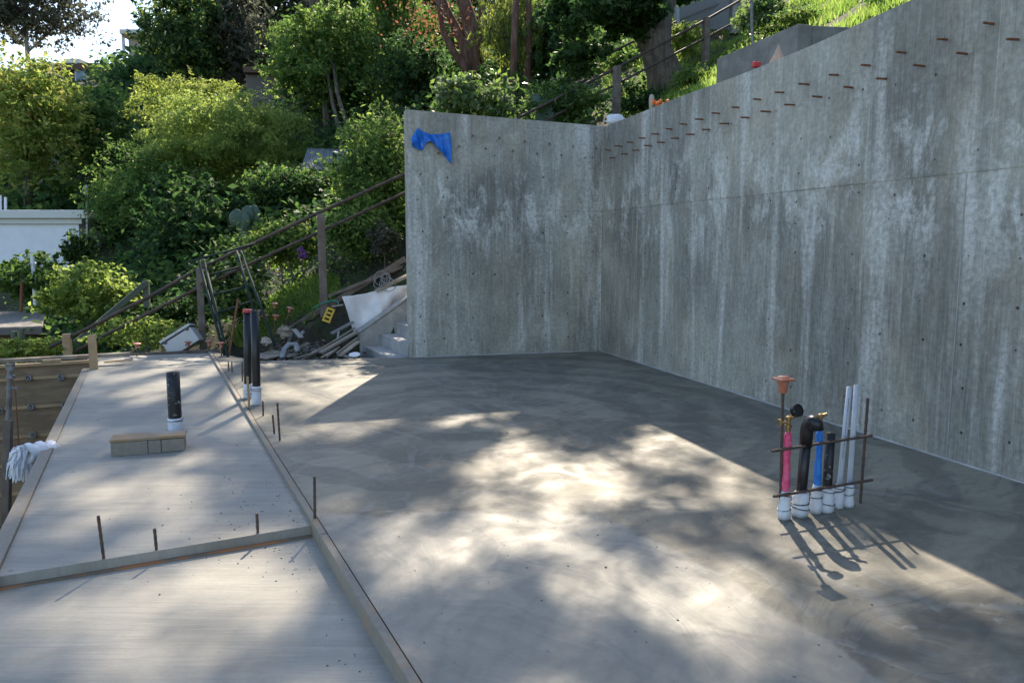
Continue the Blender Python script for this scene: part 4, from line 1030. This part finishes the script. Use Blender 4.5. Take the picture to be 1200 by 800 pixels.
tree('round_bush', 'bright green rounded bush beside the low roof at left', 'bush', 108, 352, 16.5, 60, 42, 'bright', .12, 3.6, 22, 50, shrub=True, wr_=.55, size=.4, fill=.7)
tree('dark_bush', 'dark shrub before the white building at the left edge', 'bush', 38, 333, 19.5, 50, 32, 'mid', .13, 2.8, 14, 51, shrub=True)
tree('dark_bush', 'small shrub in front of the white building corner', 'bush', 92, 296, 20.5, 18, 28, 'dark', .12, 2.4, 8, 52, shrub=True, extra=('bright', .15))
tree('hedge', 'low light green hedge at the far end of the side slab', 'hedge', 172, 394, 13.0, 60, 20, 'bright', .075, 3.2, 16, 53, shrub=True, wr_=.6, fill=.8)
tree('flowering_hedge', 'low reddish tipped hedge behind the pit formwork', 'hedge', 35, 411, 12.4, 42, 12, 'rusty', .075, 3, 12, 54, shrub=True, wr_=.5, fill=.8)
tree('ivy_shrub', 'dense ivy like shrub behind the steel frame', 'shrub', 272, 345, 13.6, 42, 58, 'mid', .085, 3.2, 20, 55, shrub=True, wr_=.65, extra=('silver', .12))
tree('ivy_shrub', 'ivy like shrub left of the tall rail post', 'shrub', 330, 290, 15.2, 44, 34, 'mid', .085, 2.8, 16, 56, shrub=True, wr_=.6, extra=('bright', .45))  # sunlit look put in by a share of paler leaves
tree('leafy_shrub', 'sunlit shrub right of the tall rail post', 'shrub', 425, 282, 15.0, 38, 36, 'mid', .09, 2.8, 14, 57, shrub=True, extra=('bright', .45))  # second, brighter leaf colour imitates sun on the shrub
tree('grey_bush', 'small grey leaved bush on the bank right of the tall rail post', 'bush', 450, 285, 14.2, 17, 26, 'grey', .09, 2.2, 7, 58, shrub=True)
tree('lavender', 'purple flowering plant left of the tall rail post', 'plant', 354, 297, 14.0, 6, 9, 'purple', .035, 1.6, 7, 59, shrub=True, r0=.008, size=.3, fill=.9)
tree('leafy_shrub', 'shrub at the left below the rail posts near the hedge', 'shrub', 205, 372, 14.2, 42, 24, 'dark', .09, 3, 12, 60, shrub=True)
tree('leafy_shrub', 'pale leaved bush on the hill beyond the mesh fence post', 'shrub', 890, 22, 17.5, 30, 28, 'silver', .1, 2.2, 8, 61, shrub=True, extra=('mid', .5))
tree('leafy_shrub', 'sunlit shrub on the hill between oak and rail post', 'shrub', 803, 60, 21, 22, 34, 'bright', .11, 2.4, 8, 62, shrub=True)

# ---- tall shade trees whose crowns reach unseen over the frame, shaped to cast the floor dapples: red trunked tree, big oak, a tall tree behind
lit = [(548,491,50,10),(634,512,32,15),(583,532,48,11),(433,499,55,8),(383,512,66,12),(512,552,30,14),(617,560,60,17),(667,587,75,20),(560,592,55,12),(433,597,28,9),
 (790,520,60,26),(840,560,75,35),(760,575,70,26),(850,590,70,22),(700,600,60,20),
 (540,642,75,26),(613,628,60,16),(607,682,52,22),(690,662,45,18),(717,690,52,22),(677,705,30,24),(480,672,60,22),(790,668,50,20),
 (897,637,30,16),(890,680,28,16),(833,673,34,14),(1030,672,60,26),(1085,705,62,34),(1130,738,55,34),(1150,690,50,26),(1000,727,38,16),(880,747,30,14),(660,775,30,14),(1180,740,30,30),
 (97,588,28,8),(187,543,34,8),(300,767,95,22),(333,650,45,10),(180,430,110,14),(330,440,120,16),(180,455,60,9),(400,470,80,18),(250,487,30,8),(330,480,40,14),(150,690,40,10),(240,700,40,8),(90,760,50,10),(420,790,50,14),(150,505,30,5)]
lit += [(1095, 690, 80, 42), (1010, 655, 50, 20), (930, 640, 30, 16), (380, 450, 110, 28), (320, 425, 120, 10), (560, 650, 90, 22), (340, 770, 130, 24), (100, 700, 70, 9), (200, 730, 90, 9), (60, 770, 60, 10), (300, 690, 60, 9), (160, 580, 60, 10), (230, 545, 50, 8), (250, 620, 60, 8), (120, 620, 40, 6)]
lit = np.array(lit, float); _Y = CAMH*F/(lit[:, 1]-289); _k = np.where((lit[:, 0] < 450) | (lit[:, 1] > 625), 1.22, 1.0); lit[:, 2] *= _k; lit[:, 3] *= _k; lit[:, 2] += .085*F/_Y; lit[:, 3] += .1*F*CAMH/_Y**2
NP = 2600
rg = np.random.default_rng(77)
fx = rg.uniform(-8, 6.5, NP*3); fy = rg.uniform(.6, 12.5, NP*3)
dz = -CAMH; dd = fy*cp-dz*sp; uu = CX+F*fx/dd; vv = CY-F*(fy*sp+dz*cp)/dd
jit = rg.normal(0, .10, len(fx))
val = np.min(((uu[:, None]-lit[None, :, 0])/lit[None, :, 2])**2+((vv[:, None]-lit[None, :, 1])/lit[None, :, 3])**2, 1)
# inside the shade of the walls nothing is needed
qb = (fx-backL.x)*nb.x+(fy-backL.y)*nb.y; inwall = (qb < 3.4) & (fx > -2.0)
dark = np.array([(646,672,24,13),(585,738,85,22),(500,775,60,22),(643,566,18,8),(735,612,50,8),(850,613,42,10),(722,708,16,22),(765,735,60,16),(1035,704,26,14),(1075,745,26,18),(1120,785,50,18),(880,705,26,12),(950,690,40,10),(430,565,110,16),(370,535,60,12),(460,535,90,8),(700,540,26,6),(820,548,12,10),(770,595,14,8),(560,570,40,7),(800,780,90,22),(920,780,70,20),(690,760,40,14),(455,690,45,18),(500,715,40,12),(680,510,18,9),(715,500,14,10),(478,488,30,5),(470,512,34,8),(605,497,14,7),(700,640,20,8),(480,640,22,7),(520,600,30,6),(590,700,16,10)], float)
dval = np.min(((uu[:, None]-dark[None, :, 0])/dark[None, :, 2])**2+((vv[:, None]-dark[None, :, 1])/dark[None, :, 3])**2, 1)
qf = (fx-corner.x)*nr.x+(fy-corner.y)*nr.y
keep = (qf > 1.35) & (val > 1.2+jit) & ~inwall & (rg.random(len(fx)) < np.where(fy > 8.6, .12, np.where(vv > 800, .55, np.where(fx < -2.4, .24, np.where(fx < -1.0, .42, .9)))))
keep |= (rg.random(len(fx)) < .06) & (qf > 1.3) & ~inwall & (fy > 2)
keep |= (dval < .9) & (qf > 1.3) & ~inwall
fx, fy = fx[keep], fy[keep]
grp_ = np.where(fx > -.9, 0, np.where(fx > -3.6, 1, 2))
Yc = np.where(grp_ == 0, 20.5, np.where(grp_ == 1, 27.5, 32.0))+rg.uniform(-3, 3.2, len(fx))
Yc = np.where((grp_ == 0), np.maximum(Yc, fy+12.2), Yc)
tS = Yc-fy; k = tS/sd.y
PX = fx+sd.x*k; PY = fy+sd.y*k; PZ = sd.z*k
clump_c = np.stack([PX, PY, PZ], 1)
def shade_tree(name, label, gi, base, stems, lf, leafL, bark, per, droop, extra=None, low=None):
    cc = clump_c[grp_ == gi]
    idx = np.repeat(np.arange(len(cc)), per); off = rg.normal(0, .125, (len(idx), 3)); off[:, 1] *= 1.5
    P = cc[idx]+off
    if low is not None: P = np.concatenate([P, low])
    ctr = P.mean(0)
    root = thing(name, label, 'tree', base)
    vv, ff = leaf_geo(P, norm(P-ctr), leafL, .42, droop, .5, rg)
    np_mesh('crown', vv, ff, leaf[lf], root)
    if extra is not None: 
        v2, f2 = leaf_geo(extra[0], norm(extra[0]-ctr), extra[2], .5, 0, .3, rg); np_mesh('coloured_leaves', v2, f2, leaf[extra[1]], root)
    mb = MB(); tips = []
    for pts, rs in stems:
        mb.tube(pts, rs, 12); tips.append((Vector(pts[-1]), rs[-1]))
    # limbs to spread sample of clumps
    sel = rg.choice(len(cc), min(15, len(cc)), replace=False)
    for i in sel:
        q = Vector(cc[i]); p, r_ = min(tips, key=lambda a: (a[0]-q).length)
        m = p.lerp(q, .5)+Vector((rg.uniform(-.4, .4), rg.uniform(-.4, .4), rg.uniform(.1, .6)))
        mb.tube([p, p.lerp(m, .5), m, m.lerp(q, .5), q], [r_*.45, r_*.3, r_*.2, r_*.13, .012], 6, cap=False)
    obj('trunk', mb, M[bark], root, smooth=True)
    return root
# big oak
ob = at(785, 112, 20); ob.z = Hs(ob.x, ob.y)-.1
P1 = [ob, at(778, 85, 20), at(768, 55, 20.0), at(772, 20, 20.1), at(785, -20, 20.3), at(778, -80, 20.4), at(770, -150, 20.5)]
P2 = [at(778, 90, 20), at(765, 55, 19.9), at(752, 35, 19.8), at(735, -10, 19.6), at(715, -70, 19.6), at(700, -130, 19.8)]
lowc = []
for (u, v, Y, ru, rv, nn) in ((715, 35, 19.3, 62, 42, 5200), (690, 75, 19.5, 42, 30, 2800), (740, 10, 19.0, 60, 30, 3400), (665, 20, 20, 34, 40, 2400), (800, 0, 20.5, 22, 14, 700)):
    lc, lr = make_lobes(np.array(at(u, v, Y)), np.array([ru, (ru+rv)*.4, rv])*Y/F, 9, rg, .7, .45)
    P_, O_ = crown_points(lc, lr, 14, nn//126, rg, .32); lowc.append(P_)
shade_tree('oak_tree', 'big old oak with a thick leaning rough trunk on the hillside above the walls', 0, ob, [(P1, [.62, .45, .4, .34, .26, .2, .13]), (P2, [.32, .3, .26, .2, .14, .1])], 'dark', .17, 'bark', 34, 0, low=np.concatenate(lowc))
# red trunked tree
eb = at(556, 112, 28); eb.z = Hs(eb.x, eb.y)-.2
S1 = [eb, at(556, 85, 28), at(554, 50, 28), at(549, 20, 28), at(541, -5, 28), at(530, -60, 28), at(520, -140, 28)]
S2 = [at(548, 105, 27.8), at(548, 80, 27.8), at(545, 55, 27.9), at(535, 35, 28), at(522, 10, 28), at(508, -30, 28), at(490, -110, 28)]
S3 = [at(557, 98, 27.6), at(546, 80, 27.5), at(532, 62, 27.4), at(520, 40, 27.3), at(515, 10, 27.3), at(512, -20, 27.3)]
S4 = [at(561, 60, 28.1), at(563, 30, 28.2), at(566, -10, 28.2), at(570, -90, 28.2)]
oc = np.array([at(u, v, Y) for u, v, Y in zip(rg.normal(512, 26, 420), rg.normal(24, 16, 420), rg.uniform(26.6, 28.5, 420))])
shade_tree('red_trunk_tree', 'tree with several dark red forking trunks and orange leaves at top centre', 1, eb, [(S1, [.4, .33, .29, .26, .22, .2, .16]), (S2, [.24, .2, .18, .16, .14, .12, .1]), (S3, [.17, .15, .13, .11, .1, .08]), (S4, [.14, .11, .09, .07])], 'mid', .2, 'barkred', 30, .8, extra=(oc, 'orange', .13))
# tall tree behind, its unseen crown laid out to shade the side slab
tb_ = at(366, 130, 34.5); tb_.z = Hs(tb_.x, tb_.y)-.2
shade_tree('tall_tree', 'tall tree behind the round green tree, unseen crown shaped to shade the side slab', 2, tb_, [([tb_, at(366, 60, 34.5), at(368, 0, 34), at(380, -100, 33)], [.25, .22, .2, .16])], 'mid', .22, 'bark', 30, .4)
# thin stems of the round green tree, in front
for i, (lab, pts) in enumerate((('thin pale leaning trunk below the round green tree, right one', [(414, 165, 29.3), (404, 138, 29.4), (395, 108, 29.8), (390, 70, 30.5), (384, 40, 31.5)]), ('thin pale leaning trunk below the round green tree, left one', [(402, 168, 29.5), (396, 146, 29.6), (390, 122, 30), (384, 85, 30.8), (378, 50, 31.5)]), ('straight thin red trunk right of the forking red trunks', [(602, 95, 25), (603, 40, 25), (606, -20, 25)]), ('second thin red trunk near the willowy tree', [(618, 105, 25.5), (619, 60, 25.5), (620, -10, 25.5)]))):
    P_ = [at(*p) for p in pts]; P_[0].z = Hs(P_[0].x, P_[0].y)-.1
    tag(obj('tree_trunk', MB().tube(P_, ([.1, .085, .07, .06, .04] if i < 2 else [.13, .11, .1])[:len(P_)] if len(P_) != 3 or i > 1 else .08, 8), M['bark' if i < 2 else 'barkred'], loc=P_[0], smooth=True), lab, 'trunk')
# prickly pear
for (u, v, Y, lab, n) in ((635, 131, 17.0, 'prickly pear cactus with flat pads behind the back wall top', 6), (287, 262, 15.4, 'prickly pear cactus in the shade above the steel frame', 9)):
    root = thing('prickly_pear', lab, 'cactus', at(u, v+14, Y)); rg3 = random.Random(n)
    for i in range(n):
        c = at(u+rg3.uniform(-14, 14), v+rg3.uniform(-12, 10), Y+rg3.uniform(-.2, .2))
        obj('pad', MB().blob(c, (.13, .03, .17), 12, 8, .03, i), M['cactus'], root, smooth=True)

# grass and ground cover
def grass(name, label, xr, yr, n, L_, mat, cond, seed, wr_=.06, kind='grass'):
    rg = np.random.default_rng(seed); x = rg.uniform(*xr, n); y = rg.uniform(*yr, n); m = cond(x, y); x, y = x[m], y[m]; z = H(x, y)
    n = len(x); h = L_*rg.uniform(.4, 1.3, n)*(0.7+.6*np.sin(x*3.1+1)*np.sin(y*2.7)); a = rg.uniform(0, 6.28, n); w_ = h*wr_+.004
    b = np.stack([x, y, z-.02], 1); s = np.stack([np.cos(a), np.sin(a), 0*a], 1)*w_[:, None]
    tip = b+np.stack([rg.normal(0, .35, n)*h, rg.normal(0, .35, n)*h, h], 1)
    mid = (b+tip)/2+np.stack([0*h, 0*h, h*.12], 1)
    v = np.stack([b-s, b+s, mid+s*.7, mid-s*.7, tip], 1).reshape(-1, 3)
    i5 = np.arange(n)*5
    f = np.stack([np.stack([i5, i5+1, i5+2, i5+3], 1), np.stack([i5+3, i5+2, i5+4, i5+4], 1)], 1).reshape(-1, 4)
    q = f[::2]; t = f[1::2][:, :3]
    me = bpy.data.meshes.new(name); me.vertices.add(len(v)); me.vertices.foreach_set('co', v.astype(np.float32).ravel())
    li = np.concatenate([q.ravel(), t.ravel()]).astype(np.int32); me.loops.add(len(li)); me.loops.foreach_set('vertex_index', li)
    st_ = np.concatenate([np.arange(n)*4, 4*n+np.arange(n)*3]).astype(np.int32); me.polygons.add(2*n); me.polygons.foreach_set('loop_start', st_)
    me.materials.append(mat); me.update(calc_edges=True)
    o = bpy.data.objects.new(name, me); C.objects.link(o); return tag(o, label, kind, kind='stuff')
def behind(x, y):
    q = (x-corner.x)*(-nr.x)+(y-corner.y)*(-nr.y)
    qb = -((x-backL.x)*nb.x+(y-backL.y)*nb.y)
    return (q > .35) & (qb > .3) | ((q > .35) & (y < 12))
grass('grass', 'tall sunlit grass and weeds on the hill above the long wall', (1, 16), (5, 27), 190000, .17, leaf['grass'], lambda x, y: behind(x, y) & (x > 2.6) & (((x-corner.x)*(-nr.x)+(y-corner.y)*(-nr.y) > 1.25) | (y > 11)) & (np.sin(x*2.1+y)+np.sin(y*2.9-x*1.2)+.6*np.sin(x*5.3) > -1.1), 1)
grass('grass', 'bright green grass patch around the tall rail post', (-5.2, -2.9), (13.2, 15.6), 16000, .22, leaf['grass'], lambda x, y: (x+4.15)**2/.9+(y-14.2)**2/1.3 < 1, 2)
wr3 = random.Random(31)
for i, (lab, x_, y_) in enumerate((('low weedy clump on the grassy hill, nearest the low wall', 5.2, 11.2), ('low weedy clump on the grassy hill by the thin steel pole', 5.6, 15.6), ('low weedy clump uphill left of the railing post', 3.9, 17.2), ('low weedy clump uphill right of the railing post', 6.2, 18.4), ('low weedy clump on the grassy hill at top right', 7.4, 13.4), ('low weedy clump below the chain link fence', 6.6, 20.6))):
    P0 = Vector((x_, y_, Hs(x_, y_)+.15)); uv_ = proj(*P0)
    tree('weed_clump', lab, 'weeds', uv_[0], uv_[1], y_, wr3.uniform(24, 34), wr3.uniform(11, 16), 'bright', .07, 2.2, 8, 80+i, shrub=True, extra=('mid', .4), ground=P0.z-.15)
# low leafy ground cover on the slopes
rg = np.random.default_rng(9); n = 60000
x = rg.uniform(-16, 9, n); y = rg.uniform(12.6, 30, n)
c = (x-cheek0.x)*d1.x+(y-cheek0.y)*d1.y; s = (x-cheek0.x)*d2.x+(y-cheek0.y)*d2.y
m = ~((c < 1.25) & (s > -2.3) & (s < 6)) & (np.sin(x*1.3)+np.sin(y*1.7+x)+rg.normal(0, .6, n) > -.6) & ((x-corner.x)*(-nr.x)+(y-corner.y)*(-nr.y) < 1.5+5*(y > 19))
x, y = x[m], y[m]; P = np.stack([x, y, H(x, y)+rg.uniform(0, .32, len(x))], 1)
v_, f_ = leaf_geo(P, np.tile([[0, 0, 1.]], (len(P), 1)), .1, .5, 0, .5, rg)
tag(np_mesh('ground_cover', v_, f_, leaf['mid']), 'low leafy ground cover over the hillside', 'ground cover', kind='stuff')

# dense undergrowth lumps over the hill
rg = np.random.default_rng(19); n = 1150
y = 15.5+50*rg.random(n)**1.25; x = rg.uniform(-.72, .55, n)*y; hh = H(x, y)
m = ((x-corner.x)*(-nr.x)+(y-corner.y)*(-nr.y) < 1.5+.55*(y-12)) & ~((x < -11) & (y < 26)) & ~((np.abs(x+5) < 2.6) & (y < 17.5)) & ~((x > 1.9) & (y < 24.5)) & ~((x/y > -.64) & (x/y < -.52) & (y > 34)) & ~((x/y > -.355) & (x/y < -.285) & (y > 24))
x, y, hh = x[m], y[m], hh[m]; r = np.minimum(rg.uniform(.5, 1.15, len(x))*(.35+y*.032), 2.0)
for nm, lf_, sel in (('undergrowth', 'dark', rg.random(len(x)) < .55), ('undergrowth', 'mid', None)):
    sel = sel if sel is not None else ~prev
    prev = sel; cs = []; ss = []
    for a, b, c, q in zip(x[sel], y[sel], hh[sel], r[sel]):
        k = int(170); d = norm(rg.normal(0, 1, (k, 3))); d[:, 2] = np.abs(d[:, 2])*.9
        d *= rg.uniform(.5, 1.1, (k, 1))*q*(1+.3*np.sin(d[:, :1]*7+a)); cs.append(d+[a, b, c-.1])
        ss.append(np.full(k, .0065*b+.05))
    P = np.concatenate(cs); sz = np.concatenate(ss)
    v_, f_ = leaf_geo(P, np.tile([[0, -.2, 1.]], (len(P), 1)), 1.0, .55, 0, .4, rg)
    v_ = (v_.reshape(-1, 4, 3)-P[:, None])*sz[:, None, None]*1.25+P[:, None]
    tag(np_mesh(nm, v_.reshape(-1, 3), f_, leaf[lf_]), 'dark undergrowth covering the hillside under the trees' if lf_ == 'dark' else 'lighter green undergrowth covering the hillside under the trees', 'undergrowth', kind='stuff')

# ------------------------------------------------------------------ buildings
def wbox(mb, u0, u1, v0, v1, Y, depth): 
    a, b = at(u0, v1, Y), at(u1, v0, Y)
    return mb.box(((a.x+b.x)/2, Y+depth/2, (a.z+b.z)/2), (b.x-a.x, depth, b.z-a.z))
# white building at left
wbd = thing('white_building', 'white flat roofed building with a cream cornice at the left edge', 'building', at(20, 380, 25))
obj('wall', wbox(MB(), -160, 92, 262, 400, 25, 9), M['stucco'], wbd)
obj('cornice', wbox(MB(), -164, 99, 246, 256, 24.75, 9.5), M['trim'], wbd, bevel=.03)
obj('cornice_moulding', wbox(MB(), -162, 95.5, 256.2, 262.5, 24.88, 9.2), M['trim'], wbd, bevel=.02)
for u, v in ((0.5, 229), (6.5, 231)):
    obj('roof_pipe', MB().tube([at(u, 248, 26), at(u, v, 26)], .045, 8), M['white'], wbd)
mst = thing('roof_mast', 'thin grey mast with a loop at the corner of the white building', 'mast', at(102, 250, 24.5))
obj('pole', MB().tube([at(102.5, 300, 24.5), at(102, 217, 24.5)], .04, 8), M['galv'], mst)
obj('cable_loop', MB().tube([at(100, 217, 24.5), at(97, 221, 24.5), at(97, 226, 24.5), at(101, 229, 24.5)], .018, 6), M['galv'], mst)
# low roof with vent pipe
lr_ = thing('low_roof', 'low grey shingled roof edge with a pale fascia at the left below the dark shrub', 'roof', at(20, 385, 17))
a0 = at(-60, 385, 17); a1 = at(50, 382, 17); a2 = at(53, 364.5, 19.5); a3 = at(-60, 365, 19.5)
mb = MB(); dn = Z*-.06; mb.add([a0, a1, a2, a3, a0+dn, a1+dn, a2+dn, a3+dn], [(0, 1, 2, 3), (7, 6, 5, 4), (0, 4, 5, 1), (1, 5, 6, 2), (2, 6, 7, 3), (3, 7, 4, 0)])
obj('shingles', mb, M['roof'], lr_)
obj('fascia', MB().beam(a0-Z*.1-Vector((0, .03, 0)), a1-Z*.1-Vector((0, .03, 0)), .03, .14), M['greywall'], lr_)
obj('wall', wbox(MB(), -60, 44, 392, 440, 17.3, 2), M['brown'], lr_)
vp = thing('vent_standpipe', 'white vent pipe with a collar standing on the low roof at left', 'pipe', at(42, 366, 19))
obj('pipe', MB().tube([at(42, 366, 19), at(38, 300, 19)], .05, 10), M['white'], vp)
obj('collar', MB().lathe(at(38.8, 310, 19), [(.07, 0), (.075, .04), (.06, .05)], 10), M['white'], vp)
v2 = thing('vent_standpipe', 'thin brown pipe with a curved black top left of the white vent pipe', 'pipe', at(24.5, 366, 18.6))
obj('pipe', MB().tube([at(24.5, 366, 18.6), at(25.5, 330, 18.6)], .035, 8), M['rust'], v2)
obj('curved_top', MB().tube([at(25.5, 331, 18.6), at(27, 326, 18.6), at(31, 326, 18.6), at(32, 333, 18.6)], .03, 8), M['black'], v2)
tag(obj('shrub_post', MB().tube([at(16, 404, 12.7), at(17, 388, 12.7)], .05, 8).tube([at(25, 404, 12.7), at(25.5, 384, 12.7)], .05, 8), M['greenwood'], loc=at(20, 404, 12.7)), 'pair of stubby grey green stakes above the reddish hedge', 'stake')
# far houses
bh = thing('brown_house', 'low brown house with a flat roof on the ridge at upper left', 'house', at(80, 110, 55))
obj('wall', wbox(MB(), 40, 122, 82, 108, 55, 8), M['brown'], bh); obj('roof', wbox(MB(), 36, 126, 74, 82, 54.6, 9), M['brown'], bh)
obj('wall_panel', wbox(MB(), 43, 62, 73, 88, 54.4, .3), M['tanwall'], bh)
w1 = obj('window', wbox(MB(), 88, 101, 82, 95, 54.8, .1), M['trim'], bh); obj('pane', wbox(MB(), 89, 100, 83, 94, 54.75, .1), M['glass'], w1)
obj('roof_unit', wbox(MB(), 75, 93, 69, 74, 55, 1.2), M['trim'], bh)
wh = thing('white_house', 'pale house with a wide flat eave on the skyline at upper left', 'house', at(158, 70, 60))
obj('wall', wbox(MB(), 152, 185, 43, 75, 60, 8), M['tanwall'], wh); obj('roof', wbox(MB(), 140, 190, 34.5, 39.5, 59.2, 10), M['trim'], wh)
obj('soffit', wbox(MB(), 143, 189, 39.6, 43, 59.5, 9), M['tanwall'], wh)
obj('eave_post', wbox(MB(), 144, 145, 39, 72, 59.6, .12), M['trim'], wh)
obj('balcony_rail', wbox(MB(), 144, 153, 55, 56, 59.6, .1), M['trim'], wh)
gb = thing('grey_building', 'shaded grey building wall with a dark roof edge left of the round green tree', 'building', at(305, 135, 36))
obj('wall', wbox(MB(), 290, 332, 84, 140, 36, 6), M['greywall'], gb); obj('roof', wbox(MB(), 285, 336, 78, 85, 35.6, 7), M['brown'], gb)
cr_ = thing('corrugated_roof', 'grey blue corrugated metal roof among the trees left of the back wall', 'roof', at(390, 195, 24))
c0_, c1_ = at(352, 198, 22.5), at(432, 200, 22.5); c2_, c3_ = at(430, 176, 25), at(360, 174, 25)
nn_ = 60; mb = MB()
for i in range(nn_+1):
    t = i/nn_; b = Z*.03*(1 if i % 2 else -1); mb.v += [c0_.lerp(c1_, t)+b, c3_.lerp(c2_, t)+b]
for i in range(nn_): mb.f.append((2*i, 2*i+2, 2*i+3, 2*i+1)); mb.mi.append(0)
o = obj('sheet', mb, M['corr'], cr_); o.modifiers.new('solid', 'SOLIDIFY').thickness = .01
obj('wall', wbox(MB(), 356, 428, 203, 260, 22.8, 2), M['greywall'], cr_)
# mesh fence up the hill
mf = thing('mesh_fence', 'chain link fence with grey posts on the hillside at the top behind the oak', 'fence', at(830, 35, 22.5))
obj('post', MB().tube([at(861, 40, 22.5), at(862, -30, 22.5)], .16, 8), M['steelgrey'], mf)
obj('post', MB().tube([at(795, 45, 22.5), at(795, -30, 22.5)], .05, 8), M['galv'], mf)
mb = MB()
def wires(u0, u1, v0, v1, Y, st_):
    for k in np.arange(u0-(v1-v0), u1, st_):
        for sgn in (1, -1):
            a = [k, v1]; b = [k+(v1-v0), v0]
            if sgn < 0: a, b = [k, v0], [k+(v1-v0), v1]
            pts = []
            for (p, q) in ((a, b),):
                t0 = max(0, (u0-p[0])/(q[0]-p[0])); t1 = min(1, (u1-p[0])/(q[0]-p[0]))
                if t1 > t0: mb.tube([at(p[0]+(q[0]-p[0])*t0, p[1]+(q[1]-p[1])*t0, Y), at(p[0]+(q[0]-p[0])*t1, p[1]+(q[1]-p[1])*t1, Y)], .009, 4, cap=False)
wires(795, 861, -30, 35, 22.5, 2.6)
o = obj('wire_mesh', mb, M['galv'], mf); o['kind'] = 'stuff'
tag(obj('screen_panel', wbox(MB(), 790, 870, -30, 34, 23.6, .1), M['corr'], loc=at(830, 34, 23.6)), 'blue grey sheet panel standing behind the chain link fence', 'panel')
tag(obj('steel_pole', MB().tube([at(882, 55, 15.5), at(880, -20, 15.5)], .03, 8), M['steelgrey'], loc=at(882, 55, 15.5)), 'thin grey steel pole on the grassy hill', 'pole')
# overhead cables
for lab, a, b in (('upper thin cable sagging to the grey building', (328, 132, 30), (410, 72, 34)), ('lower thin cable sagging to the grey building', (336, 143, 30), (400, 88, 34))):
    A_, B_ = at(*a), at(*b)
    tag(obj('cable', MB().tube([A_, A_.lerp(B_, .33)-Z*.08, A_.lerp(B_, .66)-Z*.08, B_], .02, 5), M['steelgrey'], loc=A_), lab, 'cable')
